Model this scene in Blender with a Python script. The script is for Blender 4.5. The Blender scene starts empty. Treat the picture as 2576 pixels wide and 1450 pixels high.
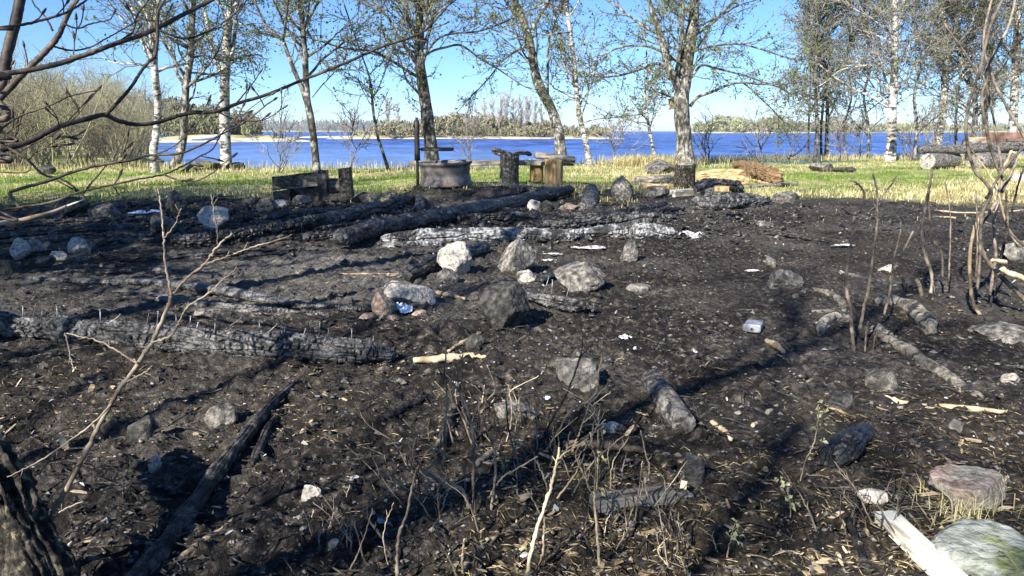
import bpy, math, random
import numpy as np
from mathutils import Vector, Matrix

# ------------------------------------------------------------------ camera, sky, sun, exposure
SC = bpy.context.scene
CAM_H, FPX, PITCH = 0.75, 1860.0, math.radians(11.99)
cam_data = bpy.data.cameras.new('camera'); cam = bpy.data.objects.new('camera', cam_data)
SC.collection.objects.link(cam); SC.camera = cam
cam.location = (0, 0, CAM_H); cam.rotation_euler = (math.radians(90) - PITCH, 0, 0)
cam_data.sensor_width = 36; cam_data.lens = 36 * FPX / 2576
cam_data.clip_start = 0.05; cam_data.clip_end = 30000

SUN_EL = math.radians(34); SUN_AZ = math.radians(214)       # clockwise from +Y
world = bpy.data.worlds.new('World'); SC.world = world; world.use_nodes = True
wn = world.node_tree; bg = wn.nodes['Background']
sky = wn.nodes.new('ShaderNodeTexSky'); sky.sky_type = 'NISHITA'; sky.sun_disc = False
sky.sun_elevation = SUN_EL; sky.sun_rotation = SUN_AZ
sky.air_density = 1.0; sky.dust_density = 0.0; sky.ozone_density = 10.0; sky.altitude = 1600
wn.links.new(sky.outputs[0], bg.inputs[0]); bg.inputs[1].default_value = 0.086
sun_d = bpy.data.lights.new('sun', 'SUN'); sun = bpy.data.objects.new('sun', sun_d); SC.collection.objects.link(sun)
sun_d.energy = 5.0; sun_d.angle = math.radians(0.53); sun_d.color = (1.0, 0.95, 0.86)
TR = np.array([-math.sin(SUN_AZ) * math.cos(SUN_EL), -math.cos(SUN_AZ) * math.cos(SUN_EL), -math.sin(SUN_EL)])
sun.rotation_euler = Vector(TR).to_track_quat('-Z', 'Y').to_euler()
sun.location = (-6, -8, 12)
SC.view_settings.view_transform = 'Standard'; SC.view_settings.look = 'None'
SC.view_settings.gamma = 1.0; SC.view_settings.exposure = 1.15; SC.view_settings.use_curve_mapping = False
SC.cycles.max_bounces = 6; SC.cycles.transparent_max_bounces = 4

# ------------------------------------------------------------------ maths
COL = SC.collection
C0 = np.array([0.0, 0.0, CAM_H]); CP, SP = math.cos(PITCH), math.sin(PITCH)
def ray(px, py):
    a = (px - 1288) / FPX; b = (725 - py) / FPX
    return np.array([a, CP + b * SP, -SP + b * CP])
def vn(p, seed=0):
    """value noise, p (N,3) -> (N,) in -1..1"""
    p = np.asarray(p, float); i = np.floor(p).astype(np.int64); f = p - i; f = f * f * (3 - 2 * f)
    def h(ix, iy, iz):
        n = (ix * 374761393 + iy * 668265263 + iz * 2147483647 + seed * 1274126177) & 0xffffffff
        n = ((n ^ (n >> 13)) * 1274126177) & 0xffffffff
        n = ((n ^ (n >> 16)) * 2246822519) & 0xffffffff
        return ((n ^ (n >> 15)) & 0xffffff) / 8388607.5 - 1
    x, y, z = i[:, 0], i[:, 1], i[:, 2]; fx, fy, fz = f[:, 0], f[:, 1], f[:, 2]
    r = 0
    for dz in (0, 1):
        wz = fz if dz else 1 - fz
        for dy in (0, 1):
            wy = fy if dy else 1 - fy
            r = r + wz * wy * ((1 - fx) * h(x, y + dy, z + dz) + fx * h(x + 1, y + dy, z + dz))
    return r
def fbm(p, oct=4, seed=0, gain=.5):
    r, a, s = 0, 1.0, 1.0
    for o in range(oct):
        r = r + a * vn(np.asarray(p) * s, seed + o); a *= gain; s *= 2.03
    return r
def sstep(a, b, x):
    t = np.clip((x - a) / (b - a), 0, 1); return t * t * (3 - 2 * t)
BX = [-60, -8, -5, -1.5, 1.0, 4, 8, 14, 60]; BY = [15.5, 15.6, 15.4, 15.6, 17.0, 18.8, 20.6, 21.5, 22]
WATER_Z = -0.6
RIM_C = (-0.77, 8.72)
def terr(x, y):
    x = np.asarray(x, float); y = np.asarray(y, float)
    s = np.maximum(np.interp(x, BX, BY) - y, np.where(y < 80, (-.5 * y - .3) - x, -50))
    z = -1.9 * (1 - sstep(-4.5, 0.3, s))
    d = np.hypot((x - RIM_C[0] - .15) / 1.25, (y - RIM_C[1] + .15) / .8)
    z = z + 0.12 * (1 - sstep(0.35, 1.0, d))
    near = 1 - sstep(12, 15, y)
    z = z + near * (0.02 * np.sin(1.3 * x + .7 * y) + 0.016 * np.sin(2.1 * y - .9 * x + 1))
    return z
def G(px, py, dz=0.0):
    """the spot on the ground seen at a picture position (z raised by dz)"""
    r = ray(px, py); z = dz
    for _ in range(6):
        t = (z - CAM_H) / r[2]; p = C0 + r * t; z = float(terr(p[0], p[1])) + dz
        if p[1] > 60: break
    return C0 + r * ((z - CAM_H) / r[2])
def at(px, py, Y):
    r = ray(px, py); return C0 + r * (Y / r[1])
def dep(p):
    return float((p[1]) * CP - (p[2] - CAM_H) * SP)
def psz(p):            # metres per picture unit at a point
    return dep(p) / FPX
def catmull(P, n):
    P = np.asarray(P, float)
    if len(P) == 2: t = np.linspace(0, 1, n)[:, None]; return P[0] * (1 - t) + P[1] * t
    Q = np.vstack([2 * P[0] - P[1], P, 2 * P[-1] - P[-2]]); m = len(P) - 1
    u = np.linspace(0, m, n); i = np.minimum(u.astype(int), m - 1); t = (u - i)[:, None]
    a, b, c, d = Q[i], Q[i + 1], Q[i + 2], Q[i + 3]
    return .5 * (2 * b + (c - a) * t + (2 * a - 5 * b + 4 * c - d) * t ** 2 + (3 * b - a - 3 * c + d) * t ** 3)
def lerpn(v, n):
    v = np.atleast_1d(np.asarray(v, float))
    return np.full(n, v[0]) if len(v) == 1 else np.interp(np.linspace(0, 1, n), np.linspace(0, 1, len(v)), v)
def unit(v):
    return v / (np.linalg.norm(v) + 1e-12)

# ------------------------------------------------------------------ mesh helpers
class MB:
    def __init__(s): s.v, s.f, s.n = [], [], 0
    def add(s, V, F):
        V = np.asarray(V, float); s.v.append(V)
        for f in F: s.f.append(np.asarray(f, np.int64) + s.n)     # each f: (k, m) array of m-gons
        s.n += len(V)
    def verts(s): return np.vstack(s.v)
def make_mesh(name, V, faces, smooth=True):
    """faces: list of (k,m) int arrays"""
    me = bpy.data.meshes.new(name)
    V = np.asarray(V, np.float32)
    loops = np.concatenate([f.ravel() for f in faces]).astype(np.int32)
    cnt = np.concatenate([np.full(len(f), f.shape[1]) for f in faces]).astype(np.int32)
    st = np.concatenate([[0], np.cumsum(cnt)[:-1]]).astype(np.int32)
    me.vertices.add(len(V)); me.vertices.foreach_set('co', V.ravel())
    me.loops.add(len(loops)); me.loops.foreach_set('vertex_index', loops)
    me.polygons.add(len(cnt)); me.polygons.foreach_set('loop_start', st); me.polygons.foreach_set('loop_total', cnt)
    me.polygons.foreach_set('use_smooth', np.full(len(cnt), bool(smooth)))
    me.update(calc_edges=True); me.validate()
    return me
def tag(o, label=None, cat=None, group=None, kind=None):
    if label: o['label'] = label
    if cat: o['category'] = cat
    if group: o['group'] = group
    if kind: o['kind'] = kind
    return o
def obj(name, mb, mat, parent=None, origin=None, smooth=True):
    V = mb.verts() if isinstance(mb, MB) else mb[0]; F = mb.f if isinstance(mb, MB) else mb[1]
    org = np.zeros(3) if origin is None else np.asarray(origin, float)
    o = bpy.data.objects.new(name, make_mesh(name, V - org, F, smooth)); COL.objects.link(o)
    o.data.materials.append(mat)
    if parent is not None:
        o.parent = parent; o.location = Vector(org) - WLOC[parent.name]
    else: o.location = org
    WLOC[o.name] = Vector(org)
    return o
WLOC = {}
def empty(name, loc, label=None, cat=None, group=None):
    o = bpy.data.objects.new(name, None); COL.objects.link(o); o.location = loc; o.empty_display_size = .1
    WLOC[o.name] = Vector(loc); return tag(o, label, cat, group)
def frames(P):
    T = np.gradient(P, axis=0); T /= (np.linalg.norm(T, axis=1)[:, None] + 1e-12)
    ref = np.array([0, 0, 1.]) if abs(T[:, 2].mean()) < .75 else np.array([1., 0, 0])
    A = np.cross(T, ref); A /= (np.linalg.norm(A, axis=1)[:, None] + 1e-9); B = np.cross(A, T)
    return T, A, B
_rf = {}
def tube(mb, P, R, k=6, cap=True, disp=None, flat=1.0):
    """tube round a path; disp (n,k) is added to the radius"""
    P = np.asarray(P, float); n = len(P); R = lerpn(R, n)
    T, A, B = frames(P); th = np.arange(k) * 2 * math.pi / k
    rr = R[:, None] + (disp if disp is not None else 0)
    V = P[:, None, :] + rr[:, :, None] * (np.cos(th)[None, :, None] * A[:, None, :] + flat * np.sin(th)[None, :, None] * B[:, None, :])
    V = V.reshape(-1, 3)
    if (n, k) not in _rf:
        i = np.arange(n - 1)[:, None] * k; j = np.arange(k)[None, :]; j2 = (j + 1) % k
        _rf[(n, k)] = np.stack([i + j, i + j2, i + k + j2, i + k + j], -1).reshape(-1, 4)
    F = [_rf[(n, k)]]
    if cap:
        V = np.vstack([V, P[0] - T[0] * R[0] * .12, P[-1] + T[-1] * R[-1] * .12]); j = np.arange(k); j2 = (j + 1) % k
        F.append(np.stack([j2, j, np.full(k, n * k)], -1)); F.append(np.stack([(n - 1) * k + j, (n - 1) * k + j2, np.full(k, n * k + 1)], -1))
    mb.add(V, F)
def box(mb, c, size, ax=None, jit=0, rng=None):
    s = np.array([[x, y, z] for x in (-.5, .5) for y in (-.5, .5) for z in (-.5, .5)]) * np.asarray(size)
    if jit: s = s + rng.normal(0, jit, s.shape)
    if ax is not None: s = s @ np.asarray(ax)
    mb.add(s + np.asarray(c), [np.array([[0, 1, 3, 2], [4, 6, 7, 5], [0, 4, 5, 1], [2, 3, 7, 6], [0, 2, 6, 4], [1, 5, 7, 3]])])
def rot3(rx=0, ry=0, rz=0):
    cx, sx, cy, sy, cz, sz = math.cos(rx), math.sin(rx), math.cos(ry), math.sin(ry), math.cos(rz), math.sin(rz)
    X = np.array([[1, 0, 0], [0, cx, sx], [0, -sx, cx]]); Y = np.array([[cy, 0, -sy], [0, 1, 0], [sy, 0, cy]]); Z = np.array([[cz, sz, 0], [-sz, cz, 0], [0, 0, 1]])
    return X @ Y @ Z
def plank(mb, c, size, ax, rng, nx=24, rough=.004):
    """a board: subdivided box with worn edges; size (len, width, thick), rows of ax are its axes"""
    L, W, H = size; us = np.linspace(-.5, .5, nx)
    prof = np.array([[-.5, -.42], [-.44, -.5], [0, -.5], [.44, -.5], [.5, -.42], [.5, .42], [.44, .5], [.1, .5], [-.3, .5], [-.44, .5], [-.5, .42]])
    k = len(prof); V = np.zeros((nx, k, 3)); V[:, :, 0] = us[:, None] * L; V[:, :, 1] = prof[None, :, 0] * W; V[:, :, 2] = prof[None, :, 1] * H
    q = V.reshape(-1, 3).copy(); n = fbm(q * [3, 9, 9] / max(W, .02) * .1 + rng.uniform(0, 99, 3), 3)
    V = V.reshape(-1, 3); V[:, 1] += n * rough; V[:, 2] += n * rough * .7
    V[:k, 0] += rng.normal(0, rough, k); V[-k:, 0] += rng.normal(0, rough, k)
    V = V @ np.asarray(ax) + np.asarray(c); i = np.arange(nx - 1)[:, None] * k; j = np.arange(k)[None]; j2 = (j + 1) % k
    F = np.stack([i + j, i + j2, i + k + j2, i + k + j], -1).reshape(-1, 4)
    mb.add(V, [F, np.arange(k)[None, ::-1], (np.arange(k) + (nx - 1) * k)[None]])
def lathe(mb, prof, c, k=48, tilt=(0, 0)):
    prof = np.asarray(prof, float); n = len(prof); th = np.arange(k) * 2 * math.pi / k
    V = np.stack([prof[:, 0][:, None] * np.cos(th), prof[:, 0][:, None] * np.sin(th), np.repeat(prof[:, 1][:, None], k, 1)], -1).reshape(-1, 3)
    V = V @ rot3(tilt[0], tilt[1], 0) + np.asarray(c); i = np.arange(n - 1)[:, None] * k; j = np.arange(k)[None]; j2 = (j + 1) % k
    mb.add(V, [np.stack([i + j, i + j2, i + k + j2, i + k + j], -1).reshape(-1, 4)])

# ------------------------------------------------------------------ materials
def mk(name, ramp, scale=8, detail=6, rough=.85, bump=.4, bscale=40, bdist=.01, stretch=(1, 1, 1), ramp2=None, scale2=4, thr=(.5, .6),
       stretch2=(1, 1, 1), spec=.25, metal=0, transl=None, rnd=.25, coord='Object', distort=0):
    m = bpy.data.materials.new(name); m.use_nodes = True; nt = m.node_tree; N = nt.nodes; L = nt.links
    b = N['Principled BSDF']; b.inputs['Roughness'].default_value = rough; b.inputs['Specular IOR Level'].default_value = spec; b.inputs['Metallic'].default_value = metal
    tc = N.new('ShaderNodeTexCoord'); oi = N.new('ShaderNodeObjectInfo'); ad = N.new('ShaderNodeVectorMath'); ad.operation = 'MULTIPLY_ADD'
    cb = N.new('ShaderNodeCombineXYZ')
    for k in range(3): L.new(oi.outputs['Random'], cb.inputs[k])
    L.new(cb.outputs[0], ad.inputs[0]); ad.inputs[1].default_value = (57, 31, 83); L.new(tc.outputs[coord], ad.inputs[2])
    def noise(sc, st, det, dist=0):
        mp = N.new('ShaderNodeMapping'); mp.inputs['Scale'].default_value = st; L.new(ad.outputs[0], mp.inputs[0])
        t = N.new('ShaderNodeTexNoise'); t.inputs['Scale'].default_value = sc; t.inputs['Detail'].default_value = det; t.inputs['Roughness'].default_value = .6
        t.inputs['Distortion'].default_value = dist; L.new(mp.outputs[0], t.inputs['Vector']); return t.outputs['Fac']
    def cramp(src, stops):
        r = N.new('ShaderNodeValToRGB'); e = r.color_ramp.elements
        while len(e) < len(stops): e.new(.5)
        for el, (p, c) in zip(e, stops): el.position = .5 + (p - .5) * .62; el.color = (*c, 1) if len(c) == 3 else c
        L.new(src, r.inputs[0]); return r.outputs[0]
    col = cramp(noise(scale, stretch, detail, distort), ramp)
    if ramp2:
        mask = cramp(noise(scale2, stretch2, 5), [(thr[0], (0, 0, 0)), (thr[1], (1, 1, 1))])
        c2 = cramp(noise(scale * 1.7, stretch, detail), ramp2)
        mx = N.new('ShaderNodeMix'); mx.data_type = 'RGBA'; L.new(mask, mx.inputs[0]); L.new(col, mx.inputs[6]); L.new(c2, mx.inputs[7]); col = mx.outputs[2]
    if rnd:
        h = N.new('ShaderNodeHueSaturation'); mr = N.new('ShaderNodeMapRange'); mr.inputs[3].default_value = 1 - rnd; mr.inputs[4].default_value = 1 + rnd
        L.new(oi.outputs['Random'], mr.inputs[0]); L.new(mr.outputs[0], h.inputs['Value']); L.new(col, h.inputs['Color']); col = h.outputs[0]
    L.new(col, b.inputs['Base Color'])
    if bump:
        bp = N.new('ShaderNodeBump'); bp.inputs['Strength'].default_value = bump; bp.inputs['Distance'].default_value = bdist
        L.new(noise(bscale, stretch, 6), bp.inputs['Height']); L.new(bp.outputs[0], b.inputs['Normal'])
    if transl:
        tr = N.new('ShaderNodeBsdfTranslucent'); L.new(col, tr.inputs[0]); ms = N.new('ShaderNodeMixShader'); ms.inputs[0].default_value = transl
        L.new(b.outputs[0], ms.inputs[1]); L.new(tr.outputs[0], ms.inputs[2]); L.new(ms.outputs[0], N['Material Output'].inputs[0])
    return m
g = lambda v, w=1.0: (v * w, v, v / w)
MAT = {}
MAT['char'] = mk('charred wood', [(.3, g(.004)), (.5, g(.012)), (.7, g(.035))], 40, 6, .45, .5, 90, .008, ramp2=[(.3, g(.04)), (.7, g(.12))], scale2=14, thr=(.57, .68), spec=.45)
MAT['charash'] = mk('ash grey charred wood', [(.3, g(.006)), (.5, g(.022)), (.7, g(.07))], 60, 6, .45, .45, 120, .008, ramp2=[(.3, g(.035, 1.03)), (.7, g(.19, 1.05))], scale2=18, thr=(.45, .63), spec=.4)
MAT['charwhite'] = mk('white ash on charred wood', [(.3, g(.06)), (.5, g(.25)), (.7, g(.52, 1.02))], 40, 6, .6, .5, 90, .01, ramp2=[(.3, g(.015)), (.7, g(.06))], scale2=7, thr=(.5, .62), spec=.35)
MAT['greywood'] = mk('weathered grey wood', [(.3, (.10, .085, .065)), (.5, (.22, .195, .16)), (.72, (.36, .33, .28))], 9, 7, .8, .6, 30, .01, (.6, 3, 3), ramp2=[(.3, g(.02)), (.7, g(.05))], scale2=3, thr=(.6, .72))
MAT['tanwood'] = mk('tan wood', [(.3, (.16, .095, .04)), (.5, (.36, .24, .11)), (.72, (.52, .38, .2))], 8, 7, .75, .5, 30, .01, (3, 3, .5), ramp2=[(.3, (.05, .035, .02)), (.7, (.14, .09, .05))], scale2=4, thr=(.58, .72))
MAT['yellowwood'] = mk('split yellow wood', [(.3, (.24, .16, .075)), (.5, (.43, .31, .15)), (.7, (.62, .5, .29))], 7, 7, .75, .5, 30, .01, (.5, 3, 3), ramp2=[(.3, (.1, .06, .03)), (.7, (.22, .14, .07))], scale2=4, thr=(.6, .72))
MAT['orangewood'] = mk('rotten orange wood', [(.3, (.09, .05, .025)), (.5, (.24, .15, .075)), (.72, (.42, .29, .16))], 14, 7, .85, .9, 30, .02, (.5, 3, 3))
MAT['palewood'] = mk('fresh pale wood', [(.3, (.55, .5, .38)), (.5, (.72, .68, .55)), (.7, (.82, .79, .68))], 7, 7, .7, .4, 40, .006, (.4, 4, 4), ramp2=[(.3, (.2, .17, .11)), (.7, (.42, .37, .27))], scale2=14, thr=(.54, .68), stretch2=(.5, 2, 2))
MAT['stick'] = mk('dry stick bark', [(.3, (.12, .085, .055)), (.5, (.27, .205, .14)), (.7, (.42, .34, .24))], 18, 5, .75, .5, 70, .006)
MAT['palestick'] = mk('peeled pale stick', [(.3, (.3, .23, .13)), (.5, (.5, .4, .25)), (.7, (.66, .56, .38))], 14, 5, .75, .5, 70, .006, ramp2=[(.3, (.08, .06, .04)), (.7, (.16, .12, .08))], scale2=7, thr=(.56, .68))
MAT['darkstick'] = mk('sooty stick', [(.3, g(.006)), (.5, (.025, .023, .021)), (.75, (.11, .1, .088))], 30, 6, .65, 1.0, 70, .012)
MAT['branch'] = mk('smooth brown bark', [(.3, (.02, .015, .012)), (.5, (.055, .04, .031)), (.72, (.14, .105, .08))], 20, 5, .6, .5, 60, .006, spec=.35)
MAT['stem'] = mk('grey brown shrub bark', [(.3, (.05, .04, .03)), (.5, (.15, .12, .09)), (.72, (.3, .255, .2))], 22, 5, .7, .4, 70, .004)
MAT['sapling'] = mk('tan sapling bark', [(.3, (.12, .09, .062)), (.5, (.27, .215, .155)), (.72, (.44, .37, .28))], 22, 5, .65, .4, 70, .004)
MAT['bark'] = mk('dark tree bark', [(.3, (.022, .02, .018)), (.5, (.07, .064, .056)), (.72, (.2, .19, .17))], 16, 8, .85, 1.0, 24, .03, (1, 1, .45), ramp2=[(.3, (.2, .2, .17)), (.7, (.4, .4, .36))], scale2=6, thr=(.55, .68), rnd=.1)
MAT['greybark'] = mk('light grey bark', [(.32, (.035, .032, .027)), (.5, (.16, .15, .13)), (.68, (.4, .385, .35))], 14, 8, .85, 1.0, 22, .03, (1, 1, .5), ramp2=[(.3, (.03, .028, .024)), (.7, (.1, .09, .08))], scale2=9, thr=(.56, .66), stretch2=(1, 1, .4), rnd=.1)
MAT['birch'] = mk('white birch bark', [(.25, (.19, .18, .16)), (.5, (.42, .405, .37)), (.75, (.62, .6, .56))], 9, 6, .7, .7, 20, .02, (1, 1, 2), ramp2=[(.3, (.02, .018, .016)), (.7, (.13, .12, .11))], scale2=7, thr=(.53, .62), stretch2=(.8, .8, 2.2), rnd=.06)
MAT['twig'] = mk('grey twig bark', [(.3, (.07, .06, .05)), (.7, (.2, .18, .155))], 5, 2, .85, 0)
MAT['palettwig'] = mk('pale twig bark', [(.3, (.16, .14, .12)), (.7, (.34, .31, .28))], 5, 2, .85, 0)
MAT['leaf'] = mk('young leaf', [(.3, (.09, .14, .02)), (.55, (.17, .24, .04)), (.8, (.3, .36, .08))], 1.3, 2, .6, 0, transl=.35, rnd=.1)
MAT['leaf2'] = mk('grey green young leaf', [(.3, (.1, .13, .045)), (.55, (.19, .22, .085)), (.8, (.32, .34, .16))], 1.3, 2, .6, 0, transl=.3, rnd=.1)
MAT['olive'] = mk('olive shrub twigs', [(.3, (.15, .14, .09)), (.55, (.23, .215, .14)), (.8, (.29, .28, .17))], .08, 3, .9, 0, rnd=0)
MAT['thicket'] = mk('leafless thicket twigs', [(.3, (.17, .15, .11)), (.5, (.28, .25, .18)), (.72, (.31, .31, .17))], .35, 3, .9, 0, rnd=.2)
MAT['rock'] = mk('grey stone', [(.25, (.05, .046, .04)), (.5, (.175, .16, .14)), (.75, (.38, .35, .305))], 38, 8, .85, 1.0, 55, .02, ramp2=[(.3, g(.02)), (.7, g(.07))], scale2=9, thr=(.5, .72), rnd=.15)
MAT['rockdark'] = mk('dark sooted stone', [(.25, (.02, .019, .017)), (.5, (.065, .062, .055)), (.75, (.15, .14, .125))], 38, 8, .8, 1.0, 55, .02, ramp2=[(.3, g(.012)), (.7, g(.03))], scale2=5, thr=(.56, .7), rnd=.15)
MAT['rockpale'] = mk('pale granite', [(.2, (.2, .17, .14)), (.5, (.48, .43, .37)), (.8, (.76, .7, .62))], 70, 8, .85, 1.0, 60, .016, ramp2=[(.3, (.05, .045, .038)), (.7, (.17, .15, .13))], scale2=9, thr=(.58, .76), rnd=.1)
MAT['rockred'] = mk('reddish granite', [(.25, (.11, .075, .06)), (.5, (.27, .2, .165)), (.75, (.44, .36, .31))], 55, 8, .85, 1.0, 60, .016, ramp2=[(.3, (.25, .24, .19)), (.7, (.4, .4, .32))], scale2=4, thr=(.52, .68), rnd=.1)
MAT['rockgreen'] = mk('lichen covered slab', [(.2, (.16, .17, .135)), (.5, (.34, .355, .3)), (.8, (.5, .52, .46))], 45, 8, .9, 1.0, 60, .012, ramp2=[(.3, (.1, .12, .04)), (.7, (.28, .31, .14))], scale2=7, thr=(.54, .72), rnd=.05)
MAT['iron'] = mk('rusted grey iron', [(.3, (.085, .074, .07)), (.5, (.165, .145, .138)), (.7, (.25, .225, .215))], 9, 7, .6, .4, 50, .004, ramp2=[(.3, (.1, .07, .055)), (.7, (.17, .13, .11))], scale2=6, thr=(.58, .72), spec=.4, metal=.25)
MAT['blackiron'] = mk('sooty black iron', [(.3, g(.006)), (.6, (.02, .018, .018)), (.8, (.05, .042, .04))], 14, 6, .55, .4, 60, .003, spec=.4)
MAT['rust'] = mk('rusty red steel', [(.3, (.12, .06, .045)), (.5, (.2, .115, .095)), (.7, (.28, .18, .15))], 6, 6, .7, .3, 40, .003)
MAT['nail'] = mk('burnt nail', [(.3, (.1, .1, .1)), (.7, (.4, .39, .37))], 40, 3, .5, 0, metal=.5, spec=.5)
MAT['foil'] = mk('white ash paper', [(.3, (.5, .5, .5)), (.7, (.8, .8, .8))], 12, 4, .7, .8, 60, .01, rnd=0, ramp2=[(.3, g(.05)), (.7, g(.25))], scale2=28, thr=(.52, .62))
MAT['bluewhite'] = mk('bluish plastic', [(.3, (.4, .52, .75)), (.7, (.7, .78, .9))], 10, 4, .4, .5, 30, .01, rnd=0, spec=.5)
MAT['tin'] = mk('bare tin', [(.3, (.22, .22, .24)), (.7, (.6, .6, .63))], 20, 5, .42, .3, 60, .003, metal=.6, spec=.5, rnd=0)
MAT['white'] = mk('white painted metal', [(.3, (.6, .62, .64)), (.7, (.82, .83, .84))], 6, 4, .5, 0)
MAT['black'] = mk('dark hole', [(.3, g(.005)), (.7, g(.01))], 6, 2, .9, 0)
MAT['moss'] = mk('mossy boulder', [(.3, (.06, .06, .03)), (.5, (.16, .16, .06)), (.7, (.3, .29, .14))], 6, 6, .95, .8, 20, .03, ramp2=[(.3, g(.03)), (.7, g(.12))], scale2=3, thr=(.52, .62))
MAT['sand'] = mk('pale shore sand', [(.3, (.4, .36, .25)), (.5, (.55, .5, .36)), (.7, (.66, .62, .48))], .4, 6, .9, .3, 3, .1, rnd=0)
MAT['reed'] = mk('dry shore grass', [(.3, (.3, .27, .12)), (.5, (.42, .38, .19)), (.7, (.4, .4, .18))], .3, 6, .9, .3, 3, .1, rnd=0)
MAT['farwood'] = mk('far mixed forest', [(.35, (.1, .1, .085)), (.5, (.17, .16, .135)), (.68, (.24, .22, .18))], .03, 5, .95, 0, rnd=0)
MAT['conifer'] = mk('far conifers', [(.3, (.035, .055, .045)), (.7, (.075, .1, .075))], .05, 4, .95, 0, rnd=0)
MAT['straw'] = mk('dry straw', [(.3, (.32, .27, .12)), (.5, (.52, .46, .23)), (.72, (.66, .6, .36))], 3.0, 4, .8, 0, transl=.2, rnd=0)
MAT['green'] = mk('spring grass', [(.3, (.09, .16, .02)), (.5, (.17, .27, .04)), (.72, (.3, .38, .09))], 3.0, 4, .7, 0, transl=.3, rnd=0)
MAT['litter'] = mk('burnt leaf litter', [(.3, (.015, .011, .008)), (.48, (.06, .044, .027)), (.62, (.22, .165, .095)), (.76, (.48, .4, .25))], 45, 2, .85, 0, rnd=0)
MAT['crumb'] = mk('charcoal crumbs', [(.3, g(.006)), (.55, (.03, .027, .024)), (.68, (.09, .082, .072)), (.8, (.25, .23, .2))], 40, 2, .6, 0, rnd=0, spec=.4)
MAT['flake'] = mk('ash flakes', [(.3, (.16, .16, .17)), (.5, (.36, .36, .37)), (.75, (.68, .68, .67))], 30, 2, .7, 0, rnd=0)
MAT['gravel'] = mk('gravel', [(.3, (.1, .095, .085)), (.7, (.28, .26, .24))], 20, 3, .85, 0, rnd=0)
MAT['shorewood'] = mk('spring wood', [(.35, (.13, .12, .085)), (.5, (.18, .185, .1)), (.66, (.21, .26, .09))], .05, 3, .9, 0, rnd=0)
MAT['island'] = mk('island wood', [(.35, (.16, .165, .1)), (.5, (.24, .245, .14)), (.68, (.34, .35, .17))], .02, 4, .9, 0, rnd=0)
MAT['farbirch'] = mk('pale birch twigs', [(.3, (.33, .295, .27)), (.7, (.5, .46, .43))], .5, 2, .9, 0, rnd=0)
MAT['bark2'] = mk('scorched furrowed bark', [(.3, (.005, .0045, .004)), (.5, (.02, .017, .014)), (.72, (.09, .08, .06))], 60, 7, .85, 1.0, 50, .01, ramp2=[(.3, (.1, .085, .05)), (.7, (.24, .21, .13))], scale2=40, thr=(.62, .74))
MAT['rootbark'] = mk('sooty root bark', [(.3, (.08, .07, .055)), (.5, (.22, .195, .155)), (.72, (.4, .36, .3))], 26, 7, .8, 1.0, 60, .012, ramp2=[(.3, g(.015)), (.7, g(.06))], scale2=16, thr=(.56, .68))
MAT['litterstalk'] = mk('dry brown stalks', [(.3, (.02, .015, .01)), (.5, (.1, .075, .042)), (.75, (.42, .35, .2))], 60, 2, .85, 0, rnd=0)
MAT['logbark'] = mk('cracked grey log bark', [(.3, (.05, .046, .042)), (.5, (.14, .13, .12)), (.72, (.32, .3, .27))], 40, 7, .8, 1.0, 60, .014, ramp2=[(.3, g(.012)), (.7, g(.05))], scale2=22, thr=(.56, .66))
MAT['cutend'] = mk('weathered sawn end', [(.3, (.17, .155, .13)), (.5, (.3, .275, .235)), (.72, (.42, .39, .34))], 30, 6, .85, .8, 50, .006, ramp2=[(.3, g(.03)), (.7, g(.09))], scale2=14, thr=(.6, .68))
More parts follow.
